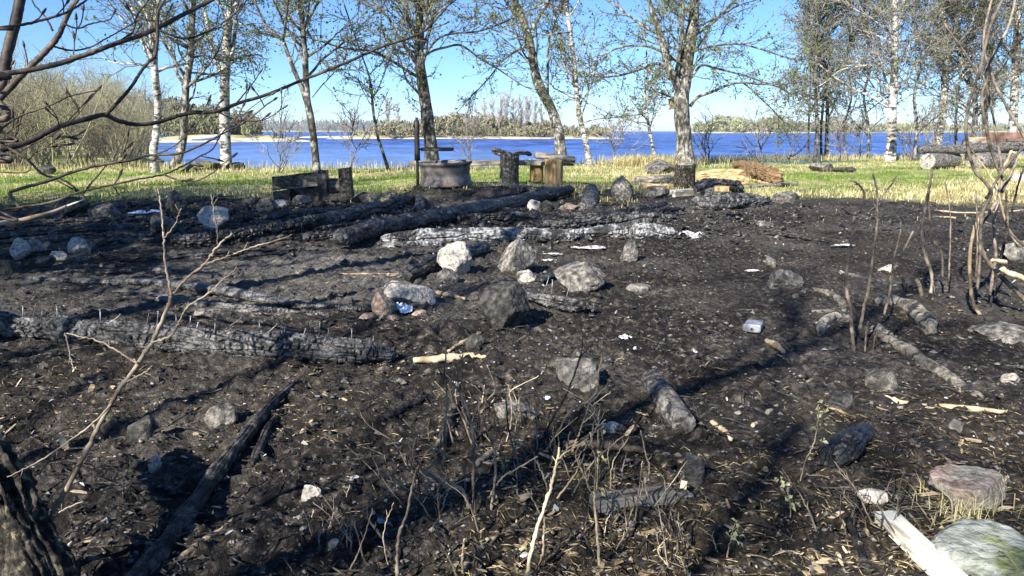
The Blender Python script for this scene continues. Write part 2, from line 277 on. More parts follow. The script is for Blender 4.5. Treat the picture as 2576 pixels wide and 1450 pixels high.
# ------------------------------------------------------------------ ground
def ground_material():
    m = bpy.data.materials.new('burnt ground and grass'); m.use_nodes = True; nt = m.node_tree; N, L = nt.nodes, nt.links; b = N['Principled BSDF']
    geo = N.new('ShaderNodeNewGeometry')
    def noise(s, d, st=(1, 1, 1), r=.6):
        mp = N.new('ShaderNodeMapping'); mp.inputs['Scale'].default_value = st; L.new(geo.outputs['Position'], mp.inputs[0])
        t = N.new('ShaderNodeTexNoise'); t.inputs['Scale'].default_value = s; t.inputs['Detail'].default_value = d; t.inputs['Roughness'].default_value = r
        L.new(mp.outputs[0], t.inputs['Vector']); return t.outputs['Fac']
    def ramp(src, st):
        r = N.new('ShaderNodeValToRGB'); e = r.color_ramp.elements
        while len(e) < len(st): e.new(.5)
        for el, (p, c) in zip(e, st): el.position = .5 + (p - .5) * .75; el.color = (*c, 1)
        L.new(src, r.inputs[0]); return r.outputs[0]
    def mix(f, a, c):
        x = N.new('ShaderNodeMix'); x.data_type = 'RGBA'; L.new(f, x.inputs[0]); L.new(a, x.inputs[6]); L.new(c, x.inputs[7]); return x.outputs[2]
    burn = ramp(noise(35, 8), [(.3, (.0045, .004, .0034)), (.5, (.0155, .0133, .0112)), (.6, (.056, .047, .039)), (.74, (.18, .155, .128))])
    ash = ramp(noise(40, 8), [(.3, (.019, .0165, .014)), (.5, (.062, .054, .046)), (.7, (.19, .168, .145))])
    burn = mix(ramp(noise(1.3, 5), [(.46, (0, 0, 0)), (.66, (1, 1, 1))]), burn, ash)
    att = N.new('ShaderNodeAttribute'); att.attribute_name = 'zone'          # r: grass, g: brown litter, b: pale ash soil
    sep = N.new('ShaderNodeSeparateColor'); L.new(att.outputs['Color'], sep.inputs[0])
    brown = ramp(noise(50, 8), [(.33, (.007, .0055, .004)), (.5, (.026, .02, .014)), (.62, (.075, .057, .037)), (.76, (.22, .17, .105))])
    burn = mix(sep.outputs[1], burn, brown)
    pale = ramp(noise(30, 8), [(.3, (.07, .064, .055)), (.5, (.16, .148, .13)), (.7, (.28, .26, .23))])
    burn = mix(sep.outputs[2], burn, pale)
    straw = ramp(noise(14, 8), [(.32, (.2, .16, .07)), (.5, (.45, .39, .2)), (.68, (.62, .56, .34))])
    green = ramp(noise(14, 8), [(.32, (.07, .12, .02)), (.5, (.15, .23, .04)), (.7, (.3, .35, .1))])
    grass = mix(ramp(noise(.8, 4), [(.44, (0, 0, 0)), (.6, (1, 1, 1))]), straw, green)
    L.new(mix(sep.outputs[0], burn, grass), b.inputs['Base Color']); b.inputs['Roughness'].default_value = .85; b.inputs['Specular IOR Level'].default_value = .25
    bp = N.new('ShaderNodeBump'); bp.inputs['Strength'].default_value = .9; bp.inputs['Distance'].default_value = .022; L.new(noise(75, 8), bp.inputs['Height'])
    L.new(bp.outputs[0], b.inputs['Normal']); return m
def grass_zone(x, y):
    edge = np.interp(x, [-9, -5, -3.3, -1.9, -1.2, 0, 1, 2, 3.2, 4.5, 9], [7.6, 7.8, 8.4, 8.8, 8.9, 8.9, 9.0, 9.2, 9.2, 9.0, 8.8])
    w = fbm(np.stack([x * .9, y * .6, x * 0], -1), 5, 5, .6)
    return sstep(-.9, .8, y - edge + 1.15 * w)
def brown_zone(x, y):
    w = fbm(np.stack([x * 2.2, y * 1.6, x * 0 + 3], -1), 4, 9)
    a = sstep(2.3, 1.15, y) * sstep(-.45, .3, x) + .55 * sstep(1.2, 2.6, x) * sstep(6, 2.6, y)
    return np.clip(a * .9 + .5 * w - .1, 0, 1) * (y > 0)
def pale_zone(x, y):
    w = fbm(np.stack([x * 1.6, y * 1.6, x * 0 + 8], -1), 4, 19)
    a = np.exp(-((x + 1.1) / 1.0) ** 2 - ((y - 3.9) / .75) ** 2) + .9 * np.exp(-((x + .35) / .8) ** 2 - ((y - 7.7) / .5) ** 2)
    return np.clip(a * .9 + .35 * w - .12, 0, 1)
rows = np.concatenate([np.linspace(-30, -2, 12), np.linspace(-1.8, .5, 14), .55 * np.exp(np.arange(0, 500) * .00695), np.geomspace(18, 9000, 40)])
rows = np.unique(np.round(rows, 4)); u = np.linspace(-1, 1, 500); Wd = 7 + 1.3 * np.maximum(rows, 0) + .8 * np.maximum(-rows, 0)
X = Wd[:, None] * (.3 * u + .7 * u ** 3)[None]; Yg = np.repeat(rows[:, None], len(u), 1)
xf, yf = X.ravel(), Yg.ravel(); Z = terr(xf, yf)
gz = grass_zone(xf, yf); P3 = np.stack([xf, yf, np.zeros_like(xf)], -1)
rel = np.zeros_like(xf); nm = (yf > .5) & (yf < 16)
q = P3[nm]
lump = fbm(q * 4.2, 3, 3) * .010
crumb = np.abs(fbm(q * 17, 3, 33)) * .022 + np.maximum(0, fbm(q * 42, 2, 43)) * .015
rel[nm] = lump + crumb * (1 - .6 * gz[nm]) - .008
Z = Z + rel
nr, nc = len(rows), len(u); i = np.arange(nr - 1)[:, None] * nc; j = np.arange(nc - 1)[None]
gf = np.stack([i + j, i + j + 1, i + nc + j + 1, i + nc + j], -1).reshape(-1, 4)
GM = ground_material()
ground = obj('ground', (np.stack([xf, yf, Z], -1), [gf]), GM); tag(ground, kind='structure')
ca = ground.data.color_attributes.new('zone', 'FLOAT_COLOR', 'POINT')
ca.data.foreach_set('color', np.stack([gz, brown_zone(xf, yf), pale_zone(xf, yf), np.ones_like(xf)], -1).astype(np.float32).ravel())

# ------------------------------------------------------------------ lake
def water_material():
    m = bpy.data.materials.new('wind-ruffled lake'); m.use_nodes = True; nt = m.node_tree; N, L = nt.nodes, nt.links; b = N['Principled BSDF']
    geo = N.new('ShaderNodeNewGeometry')
    mp = N.new('ShaderNodeMapping'); mp.inputs['Scale'].default_value = (.7, 1.6, 1); mp.inputs['Rotation'].default_value = (0, 0, .25); L.new(geo.outputs['Position'], mp.inputs[0])
    t = N.new('ShaderNodeTexNoise'); t.inputs['Scale'].default_value = 1.1; t.inputs['Detail'].default_value = 6; L.new(mp.outputs[0], t.inputs['Vector'])
    mp2 = N.new('ShaderNodeMapping'); mp2.inputs['Scale'].default_value = (.35, .16, 1); L.new(geo.outputs['Position'], mp2.inputs[0])
    t2 = N.new('ShaderNodeTexNoise'); t2.inputs['Scale'].default_value = 1.0; t2.inputs['Detail'].default_value = 7; t2.inputs['Roughness'].default_value = .65; L.new(mp2.outputs[0], t2.inputs['Vector'])
    r = N.new('ShaderNodeValToRGB'); r.color_ramp.elements[0].position = .43; r.color_ramp.elements[0].color = (.01, .018, .12, 1); r.color_ramp.elements[1].position = .6; r.color_ramp.elements[1].color = (.06, .14, .52, 1)
    L.new(t2.outputs['Fac'], r.inputs[0])  # light and dark of the wind ripples, put into the base colour
    # the shallows over the sandy bed by the shore are paler
    sx = N.new('ShaderNodeSeparateXYZ'); L.new(geo.outputs['Position'], sx.inputs[0]); mr = N.new('ShaderNodeMapRange'); mr.inputs[1].default_value = 8; mr.inputs[2].default_value = 70; mr.inputs[3].default_value = .75; mr.inputs[4].default_value = 0
    ma = N.new('ShaderNodeMath'); ma.operation = 'MULTIPLY_ADD'; ma.inputs[1].default_value = 1.2; L.new(sx.outputs[0], ma.inputs[0]); L.new(sx.outputs[1], ma.inputs[2]); L.new(ma.outputs[0], mr.inputs[0])
    mx = N.new('ShaderNodeMix'); mx.data_type = 'RGBA'; L.new(mr.outputs[0], mx.inputs[0]); L.new(r.outputs[0], mx.inputs[6]); mx.inputs[7].default_value = (.2, .33, .6, 1); L.new(mx.outputs[2], b.inputs['Base Color'])
    b.inputs['Roughness'].default_value = .3; b.inputs['Specular IOR Level'].default_value = .35
    bp = N.new('ShaderNodeBump'); bp.inputs['Strength'].default_value = 1.0; bp.inputs['Distance'].default_value = .5; L.new(t.outputs['Fac'], bp.inputs['Height']); L.new(bp.outputs[0], b.inputs['Normal'])
    return m
wx = np.linspace(-9000, 9000, 9); wy = np.array([12.0, 60, 200, 600, 2000, 9000])
WV = np.array([[a, c, WATER_Z] for c in wy for a in wx]); i = np.arange(len(wy) - 1)[:, None] * 9; j = np.arange(8)[None]
water = obj('water', (WV, [np.stack([i + j, i + j + 1, i + 9 + j + 1, i + 9 + j], -1).reshape(-1, 4)]), water_material()); tag(water, kind='structure')

def land(name, px0, px1, py, width, h, mat, pts=60, skew=0.0):
    """a low strip of shore whose near waterline shows at picture row py between px0 and px1"""
    rng = np.random.default_rng(int(px0 + py + 5000)); D = (CAM_H - WATER_Z) * FPX / (py - 330.0)
    xs = np.linspace(px0, px1, pts); t = np.linspace(0, 1, pts); wob = vn(np.stack([xs * .02, xs * 0, xs * 0], -1), 5)
    front = D * (1 + .03 * wob + skew * (t - .5)); edge = np.sin(np.pi * np.clip(t, 0, 1)) ** .45; V = []
    prof = [(0, -.25), (.06, .35), (.2, .8), (.5, 1.0), (.85, .6), (1, -.25)]
    for a, e, f in zip(xs, edge, front):
        for d, z in prof:
            yy = f + d * width * max(e, .12); V.append(((a - 1288) / FPX * yy, yy, WATER_Z + (z * h * (max(e, .1)) if z > 0 else z)))
    k = len(prof); i = np.arange(pts - 1)[:, None] * k; j = np.arange(k - 1)[None]
    o = obj(name, (np.array(V), [np.stack([i + j, i + j + 1, i + k + j + 1, i + k + j], -1).reshape(-1, 4)]), mat); tag(o, kind='structure'); return D
D_SPIT = land('sand_spit', 380, 790, 356.5, 16, .45, MAT['sand'], skew=.12)
land('spit_meadow', 400, 760, 353, 10, .9, MAT['reed'], skew=.12)
D_BAR = land('sand_bar', 740, 1180, 346.5, 14, .35, MAT['sand'], skew=-.1)
D_PEN = land('peninsula', 830, 1565, 349.5, 45, .5, MAT['sand'])
land('peninsula_meadow', 880, 1520, 346.5, 40, 1.1, MAT['reed'])
D_ISL = land('island', 1690, 2120, 335.2, 90, 1.2, MAT['sand'])
D_ISL2 = land('far_islet', 2060, 2900, 334.0, 120, 2.0, MAT['reed'])
D_FAR = land('far_shore', -700, 1320, 331.6, 400, 3, MAT['reed'])
# ------------------------------------------------------------------ logs, sticks, stones
def ground_path(px, rpx, lift=.85):
    rp = lerpn(rpx, len(px)); P, R = [], []
    for (x, y), r in zip(px, rp):
        p = G(x, y); rr = r * psz(p); p = G(x, y, rr * lift); rr = r * psz(p); P.append(G(x, y, rr * lift)); R.append(rr)
    return np.array(P), np.array(R)
def char_disp(n, k, L, R, blk, rng, rough=1.0):
    """cracked char: uneven plates about blk=(length, width) metres with recessed joints up to blk depth, some joints closed"""
    bl, bw, bd = blk; s = np.linspace(0, L, n)[:, None] * np.ones((1, k)); th = np.arange(k)[None] / k * np.ones((n, 1))
    Rm = float(np.mean(R)); nj = max(5, int(2 * math.pi * Rm / bw)); off = rng.uniform(0, 50)
    cx, cy = np.cos(th * 2 * np.pi) * Rm, np.sin(th * 2 * np.pi) * Rm
    q = np.stack([s / bl, cx / bw, cy / bw], -1).reshape(-1, 3); N_ = lambda f, sd: vn(q * f + off, sd).reshape(n, k)
    v = th * nj + N_(.35, 1) * .8 + N_(1.1, 4) * .25; jj = np.floor(v).astype(int) % nj; ph = rng.uniform(0, 1, nj)[jj]; sc = rng.uniform(.45, 1.6, nj)[jj]
    uu = s / bl * sc + ph + N_(.5, 2) * .7 + N_(1.6, 5) * .2; d1 = np.abs(uu - np.round(uu)) * bl / sc; d2 = np.minimum(v % 1, 1 - v % 1) * bw
    w = min(bl, bw) * .2; o1 = .35 + .65 * sstep(-.35, .2, N_(.45, 8)); o2 = .3 + .7 * sstep(-.35, .2, N_(.3, 9))
    c1 = (1 - sstep(0, w, d1)) * o1; c2 = (1 - sstep(0, w, d2)) * o2
    bid = np.floor(uu + .5).astype(int) * 131 + jj * 17; br = ((bid * 2654435761) & 0xffff) / 65535.0
    d = -bd * np.maximum(c1, c2) + bd * .45 * (br - .5) * o1
    grain = fbm(np.stack([s / bl * .5, cx / bw * 3.5, cy / bw * 3.5], -1).reshape(-1, 3) + off, 2, 21).reshape(n, k) * bd * .22
    lost = sstep(.3, .5, N_(.16, 12)) * bd * 1.3                                # plates fallen away
    big = fbm(np.stack([s * 2.2 / max(Rm, .03) * .18, np.cos(th * 6.283) * 1.1, np.sin(th * 6.283) * 1.1], -1).reshape(-1, 3) + off, 3, 7).reshape(n, k)
    return d + grain - lost + big * Rm * .14 * rough
def solid_log(name, label, cat, P, R, mat, seed, blk=None, k=48, rough=1.0, group=None, spc=None, flat=1.0, taper=True, parent=None):
    rng = np.random.default_rng(seed); L = float(np.sum(np.linalg.norm(np.diff(P, axis=0), axis=1))); Rm = float(np.mean(R))
    n = int(np.clip(L / (spc or max(Rm * .2, .006)), 10, 620)); Pc = catmull(P, n); Rc = lerpn(R, n)
    if taper:
        t = np.linspace(0, 1, n) * L; e = np.minimum(t, L - t); Rc = Rc * (.62 + .38 * sstep(0, Rm * .9, e))
    if blk: d = char_disp(n, k, L, Rc, blk, rng, rough)
    else:
        th = np.arange(k) / k * 6.2832; s = np.linspace(0, L, n)
        q = np.stack([np.repeat(s[:, None], k, 1) * .9 / max(Rm, .01) * .3, np.cos(th)[None] * np.ones((n, 1)) * 1.6, np.sin(th)[None] * np.ones((n, 1)) * 1.6], -1).reshape(-1, 3)
        d = (fbm(q + seed * 3.1, 4, 11) * Rm * .16 * rough).reshape(n, k)
    mb = MB(); tube(mb, Pc, Rc, k, True, d, flat)
    c = P[len(P) // 2].copy(); c[2] -= float(np.mean(R))
    o = obj(name, mb, mat, parent, c, blk is None)
    if parent is None: tag(o, label, cat, group)
    return o
def glog(name, label, cat, px, rpx, mat, seed, lift=.85, blk=None, **kw):
    P, R = ground_path(px, rpx, lift); return solid_log(name, label, cat, P, R, MAT[mat], seed, blk, **kw)
def stick(name, label, px, rpx, mat, seed, lift=.8, cat='stick', knots=True, group=None, k=8, forks=()):
    P, R = ground_path(px, rpx, lift); rng = np.random.default_rng(seed); n = max(16, 6 * len(px)); mb = MB()
    Pc = catmull(P, n) + rng.normal(0, R.mean() * .18, (n, 3)); Rc = lerpn(R, n) * (1 + .12 * rng.normal(size=n))
    tube(mb, Pc, Rc, k)
    for fpx, fr in forks:
        Pf, Rf = ground_path(fpx, fr, lift + .5); tube(mb, catmull(Pf, 10), lerpn(Rf, 10), 6)
    c = Pc[0].copy(); return tag(obj(name, mb, MAT[mat], None, c), label, cat, group)
_ico = None
def ico(level):
    global _ico
    if _ico is None: _ico = {}
    if level in _ico: return _ico[level]
    import bmesh
    bm = bmesh.new(); bmesh.ops.create_icosphere(bm, subdivisions=level, radius=1); bm.verts.ensure_lookup_table()
    V = np.array([v.co[:] for v in bm.verts]); F = np.array([[v.index for v in f.verts] for f in bm.faces]); bm.free(); _ico[level] = (V, F); return _ico[level]
def stone_mesh(size, seed, cuts=6, rough=.16, lvl=4, rot=0, cutr=(.5, .85)):
    rng = np.random.default_rng(seed); V, F = ico(lvl); V = V.copy()
    V *= (1 + rough * fbm(V * 1.3 + seed * 1.7, 3, seed)[:, None])
    for _ in range(cuts):
        n = unit(rng.normal(size=3)); c = rng.uniform(*cutr); d = V @ n - c; V -= np.outer(np.maximum(d, 0) * .96, n)
    V *= (1 + rough * .3 * fbm(V * 5 + seed, 4, seed + 5, .6)[:, None])
    lo, hi = V.min(0), V.max(0); V = (V - (lo + hi) / 2) / (hi - lo)
    V = V * np.asarray(size); c, s = math.cos(rot), math.sin(rot)
    return np.stack([V[:, 0] * c - V[:, 1] * s, V[:, 0] * s + V[:, 1] * c, V[:, 2]], -1), [F]
def rock(label, cx, cy, w, h, mat, seed, cuts=6, rough=.16, sink=.26, deep=.8, lvl=None, name='rock', cat='rock', group=None, rot=0, cutr=(.5, .85), top=1.0):
    lvl = lvl or (5 if w > 84 else 4); cuts += 3; p = G(cx, cy + h * .45); a = math.atan2(CAM_H, p[1]); u = psz(p); W, D = w * u, w * u * deep
    H = math.sqrt(max((h * u) ** 2 - (D * math.sin(a)) ** 2, (.45 * h * u) ** 2)) / math.cos(a)
    c = G(cx, cy, H * (.5 - sink * .5)); H *= 1 + sink
    V, F = stone_mesh((W, D, H), seed, cuts, rough, lvl, rot, cutr); zc = (top - .5) * H; V[:, 2] = np.where(V[:, 2] > zc, zc + (V[:, 2] - zc) * .12, V[:, 2]); org = np.array([c[0], c[1], c[2] - H / 2])
    return tag(obj(name, (V + [c[0], c[1], c[2]], F), MAT[mat], None, org, True), label, cat, group)

# --- the long charred log with nails
B1 = (.033, .027, .011)
nail_log_px = [(-70, 806), (0, 815), (150, 828), (300, 842), (450, 853), (600, 866), (760, 876), (900, 884), (1000, 890)]
NL = glog('charred_log', 'long charred log bristling with nails along its top, reaching in from the picture edge', 'log', nail_log_px, [38, 38, 34, 32, 34, 36, 36, 31, 14], 'charash', 3, blk=B1, k=120, spc=.0031, rough=.8)
PL, _r = ground_path(nail_log_px, [40, 40, 37, 36, 38, 39, 38, 33, 16])
def nails(log, Ppath, pxs, mat='nail'):
    for hx, hy, bx, by in pxs:
        Y = float(np.interp(bx, [p[0] for p in pxline], Ppath[:, 1])); a, b = at(bx, by, Y), at(hx, hy, Y)
        mb = MB(); d = unit(b - a); tube(mb, np.array([a - d * .02, b]), .0017, 6); tube(mb, np.array([b, b + d * .0016]), .0042, 8)
        obj('nail', mb, MAT[mat], log, a)
pxline = nail_log_px
NAILS = [(4, 745), (28, 760), (58, 764), (90, 752), (107, 767), (143, 771), (201, 768), (252, 776), (303, 775), (376, 777), (398, 786), (443, 789), (480, 783), (499, 793),
         (542, 793), (606, 795), (653, 806), (697, 797), (718, 805), (769, 809), (805, 798), (827, 816), (885, 818), (940, 835)]
nl = []
for ii, (x, y) in enumerate(NAILS):
    t = {201: -20, 303: -15, 606: -28, 376: -4, 398: -2, 653: -1, 697: -12, 885: 0}.get(x, random.Random(x).uniform(-4, 2)); h_ = random.Random(x).uniform(14, 34); nl.append((x, y + 34 - h_ + random.Random(x + 1).uniform(-3, 3), x + t * 1.5, y + 36))
nails(NL, PL, nl)
# --- other burnt timbers
glog('charred_timber', 'thin split charred beam with ashy grey top behind the nail studded log', 'beam', [(60, 700), (200, 707), (390, 712), (560, 732), (720, 762), (860, 775), (985, 777)], [7, 9, 14, 19, 15, 12, 8], 'charash', 5, blk=(.03, .05, .006), k=40, spc=.006, flat=.7)
glog('charred_timber', 'short blocky charred strip lying along the split grey beam', 'beam', [(395, 752), (520, 768), (640, 781), (740, 789), (830, 792)], [9, 12, 12, 9, 6], 'charash', 6, blk=(.028, .03, .009), k=40, spc=.006, lift=.6)
glog('charred_board', 'thin warped burnt board beside the split grey beam', 'board', [(255, 733), (340, 735), (440, 748), (545, 762)], [6, 8, 9, 5], 'charash', 7, blk=(.05, .04, .004), k=24, flat=.4, lift=.5)
glog('charred_log', 'ash white charred log lying across the burnt ground behind the pale rocks', 'log', [(960, 603), (1060, 595), (1200, 592), (1340, 592), (1450, 592), (1530, 584), (1620, 582), (1700, 586)], [14, 18, 19, 18, 15, 20, 22, 12], 'charwhite', 8, blk=(.045, .04, .016), k=60, spc=.011, rough=1.5)
glog('charred_plank', 'ash white split plank pressed against the ash white log', 'plank', [(962, 616), (1030, 617), (1115, 613)], [9, 10, 8], 'charwhite', 9, blk=(.035, .03, .008), k=32, spc=.01)
glog('charred_timber', 'straight black beam slanting up toward the wheel rim fire pit', 'beam', [(850, 600), (960, 572), (1080, 548), (1200, 527), (1320, 503), (1440, 476)], [24, 23, 21, 19, 16, 12], 'char', 10, blk=(.06, .05, .008), k=48, spc=.014, lift=1.3)
glog('charred_log', 'deeply cracked black log leaning beside the straight black beam', 'log', [(430, 610), (560, 600), (700, 580), (800, 562), (900, 538), (1000, 512), (1062, 494)], [15, 20, 21, 23, 21, 16, 9], 'char', 11, blk=(.07, .055, .022), k=48, spc=.016, rough=1.6)
glog('charred_log', 'low black log sunk in ash behind the deeply cracked log', 'log', [(560, 556), (680, 547), (800, 537), (880, 524)], [9, 12, 12, 8], 'char', 12, blk=(.06, .05, .016), k=36, spc=.02, rough=1.6)
glog('charred_log', 'short cracked stub end leaning on the cracked log by the pit stone', 'log', [(1057, 498), (1058, 515), (1050, 532)], [12, 13, 11], 'charash', 13, blk=(.05, .04, .014), k=32, spc=.012)
glog('charred_log', 'crumbled black log behind the ash white log', 'log', [(1150, 556), (1280, 548), (1400, 552), (1520, 553), (1640, 541), (1720, 528)], [12, 17, 14, 17, 15, 9], 'char', 14, blk=(.08, .06, .03), k=48, spc=.018, rough=2.4)
glog('charred_log', 'jagged burnt log with grey crust nearest behind the ash white log', 'log', [(1300, 572), (1420, 568), (1540, 556), (1640, 552), (1700, 548)], [9, 13, 15, 14, 8], 'charash', 15, blk=(.06, .05, .028), k=44, spc=.016, rough=2.2)
glog('charred_log', 'flat black timber in the shade left of the ash white log', 'log', [(640, 610), (780, 598), (900, 590), (980, 583)], [10, 14, 14, 9], 'char', 16, blk=(.07, .05, .016), k=40, spc=.016)
glog('charred_log', 'stout black log slanting behind the round pale rock', 'log', [(1025, 692), (1080, 668), (1150, 645), (1225, 622)], [20, 23, 22, 15], 'char', 17, blk=(.05, .04, .012), k=48, spc=.01)
L9 = glog('charred_log', 'short nail bearing burnt log behind the big dark stone', 'log', [(1300, 738), (1370, 755), (1440, 768), (1492, 775)], [20, 24, 25, 14], 'charash', 18, blk=(.05, .035, .014), k=48, spc=.009, rough=1.8)
pxline = [(1300, 738), (1370, 755), (1440, 768), (1492, 775)]; PL9, _r = ground_path(pxline, [20, 24, 25, 14])
nails(L9, PL9, [(1381, 697, 1370, 732), (1435, 712, 1425, 748), (1390, 705, 1388, 735)])
glog('charred_board', 'burnt board propped between the grey angular rock and the brown rock', 'board', [(1362, 706), (1400, 684), (1438, 660)], [9, 10, 9], 'darkwood' if 'darkwood' in MAT else 'char', 19, blk=(.06, .03, .004), k=28, flat=.6, lift=1.1)
glog('charred_log', 'big cracked silver black log in front of the burnt root stump', 'log', [(1738, 512), (1800, 510), (1870, 507), (1932, 506)], [19, 21, 20, 16], 'charash', 20, blk=(.07, .06, .02), k=48, spc=.014, rough=1.6)
glog('charred_log', 'upright burnt log stub standing by the tan faced rock', 'log', [(1482, 523), (1484, 500), (1488, 479)], [21, 20, 17], 'charash', 21, blk=(.06, .05, .014), k=40, spc=.012, lift=.3)
glog('charred_log', 'half burnt grey log lying at the feet of the stools', 'log', [(1205, 470), (1260, 473), (1330, 477), (1400, 479)], [9, 11, 10, 9], 'charash', 22, blk=(.07, .06, .01), k=36, spc=.02, lift=1.2)
glog('charred_log', 'long black log along the shaded rubble near the bluish sheet', 'log', [(-60, 603), (100, 588), (250, 577), (360, 573)], [12, 14, 14, 9], 'char', 23, blk=(.07, .05, .012), k=40, spc=.016)
glog('charred_log', 'thin black log beneath the broken pale branch tip', 'log', [(-40, 615), (60, 607), (170, 598), (240, 590)], [7, 9, 9, 6], 'charash', 24, blk=(.06, .04, .01), k=32, spc=.014)
glog('ash_crust', 'pale ash crusted log piece beside the grey two lobed rock', 'log', [(272, 592), (310, 588), (345, 592), (365, 597)], [6, 8, 8, 5], 'charwhite', 25, blk=(.05, .04, .016), k=32, spc=.012, rough=1.5)
glog('ash_crust', 'small grey crusted log piece lying below the ash crusted piece', 'log', [(360, 690), (400, 683), (430, 688)], [6, 8, 6], 'charash', 26, blk=(.03, .03, .01), k=28, spc=.01)
glog('log_chunk', 'short grey weathered log with split bark lying on the scorched litter', 'log', [(1640, 958), (1675, 1005), (1720, 1065)], [29, 33, 31], 'logbark', 27, blk=(.1, .018, .003), k=72, spc=.0035, rough=.3, lift=1.0, taper=False)
glog('log_chunk', 'charred black log chunk lying on the brown litter', 'log', [(2080, 1158), (2125, 1122), (2180, 1085)], [25, 37, 26], 'char', 28, blk=(.03, .022, .006), k=56, spc=.006, rough=1.8)
glog('ash_chunk', 'small ash white scaly chunk of burnt wood', 'log', [(1500, 1068), (1540, 1078), (1578, 1088)], [13, 18, 14], 'charwhite', 30, blk=(.012, .012, .005), k=36, spc=.004)
glog('fallen_branch', 'long sooty fallen branch forking at its far end', 'branch', [(300, 1500), (400, 1392), (490, 1265), (575, 1150), (640, 1070), (690, 1010), (748, 958)], [25, 25, 22, 18, 15, 12, 7], 'darkstick', 31, blk=(.12, .016, .003), k=40, spc=.005, rough=1.4, lift=1.15)
glog('fallen_branch', 'short sooty branch arm lying against the long fallen branch', 'branch', [(636, 1172), (652, 1130), (675, 1075), (715, 1022)], [9, 13, 11, 6], 'darkstick', 32, blk=(.1, .014, .003), k=32, spc=.005, rough=1.4, lift=1.15)
glog('root', 'thick tan root arching out of the soil behind the burnt stems', 'root', [(2205, 765), (2250, 764), (2295, 780), (2330, 812), (2340, 838)], [16, 19, 20, 20, 12], 'rootbark', 33, k=36, spc=.006, rough=1.9, lift=.45)
glog('root', 'hooked root bending down among the burnt stems', 'root', [(2064, 848), (2072, 815), (2105, 798), (2150, 800)], [9, 13, 14, 12], 'rootbark', 34, k=36, spc=.006, rough=1.9, lift=.7)
glog('root', 'low root loop around a patch of soil below the grey rock', 'root', [(1998, 748), (2040, 733), (2085, 742), (2118, 768), (2122, 785)], [7, 9, 11, 12, 8], 'rootbark', 35, k=36, spc=.006, rough=1.9, lift=.5)
glog('root', 'long pale root running down toward the bent yellow stick', 'root', [(2200, 830), (2250, 868), (2310, 905), (2390, 955), (2465, 1008)], [17, 16, 18, 17, 12], 'rootbark', 36, k=36, spc=.006, rough=1.9, lift=.3)
glog('board_piece', 'flat dark board lying on the burnt ground beyond the white foil', 'board', [(1895, 585), (1960, 590), (2030, 600), (2085, 607)], [7, 10, 9, 5], 'darkstick', 37, k=20, flat=.35, lift=.6)
MORE = [('thin black beam in the ash before the deeply cracked log', [(300, 655), (420, 648), (560, 640), (700, 628)], [5, 8, 8, 5], 'char'), ('short burnt stick of timber by the ash crusted piece', [(240, 614), (330, 607), (430, 604)], [5, 7, 5], 'char'),
        ('grey crusted beam end in the ash below the flat black timber', [(520, 655), (640, 645), (760, 628)], [5, 8, 5], 'charash'), ('black beam lying under the straight slanting beam', [(770, 584), (860, 570), (960, 558), (1040, 543)], [7, 10, 10, 6], 'char'),
        ('dark timber behind the wide dark boulder', [(60, 563), (180, 558), (300, 553)], [8, 10, 7], 'char'), ('short black timber between the slanting beam and the pale pointed rock', [(1180, 542), (1260, 532), (1330, 528)], [6, 9, 6], 'char'),
        ('burnt branch stub behind the crumbled black log', [(1510, 538), (1590, 528), (1680, 514)], [5, 9, 6], 'char'), ('ashy broken board beside the sooty crusted lump', [(110, 690), (220, 684), (330, 680)], [5, 7, 5], 'charash'),
        ('broken black batten crossing the deeply cracked log', [(640, 560), (700, 590), (745, 618)], [5, 7, 5], 'char'), ('black batten leaning on the low black log', [(880, 515), (930, 540), (965, 566)], [5, 7, 5], 'char'), ('charred batten end near the bluish plastic sheet', [(300, 560), (380, 556), (470, 590)], [5, 6, 5], 'char')]
for n_, (lab, px, r, m_) in enumerate(MORE): glog('charred_timber', lab, 'beam', px, r, m_, 700 + n_, blk=(.05, .035, .012), k=32, spc=.012, rough=1.8, lift=1.1)
rngp = np.random.default_rng(7)
def gplank(name, label, a, b, wpx, tpx, mat, seed, z=.5, cat='plank', rough=.0008):
    p0, p1 = G(*a), G(*b); u = psz((p0 + p1) / 2); W, H = wpx * u, tpx * u; p0, p1 = G(*a, H * z), G(*b, H * z)
    ax0 = unit(p1 - p0); ax1 = unit(np.cross([0, 0, 1.], ax0)); ax2 = np.cross(ax0, ax1); mb = MB()
    plank(mb, (0, 0, 0), (np.linalg.norm(p1 - p0), W, H), np.eye(3), np.random.default_rng(seed), 40, rough)
    o = obj(name, mb, MAT[mat], None, None, False); o.location = (p0 + p1) / 2; o.rotation_euler = Matrix(np.array([ax0, ax1, ax2]).T.tolist()).to_euler(); return tag(o, label, cat)
gplank('wood_block', 'split block with pale silvery top behind the burnt twigs', (1490, 1268), (1690, 1244), 44, 34, 'greywood', 29, cat='block')
gplank('plank', 'fresh pale squared plank beside the lichen slab', (2230, 1300), (2470, 1530), 62, 34, 'palewood', 41, rough=.0012)
gplank('wood_block', 'small pale yellow sawn block below the sooty chopping stump', (1692, 487), (1742, 484), 16, 17, 'palewood', 42)
gplank('board_piece', 'thin flat burnt board by the root loop', (2050, 785), (2125, 778), 22, 4, 'greywood', 43)
gplank('board_piece', 'small yellowish board far out on the scorched soil', (2352, 547), (2400, 548), 14, 5, 'yellowwood', 44)

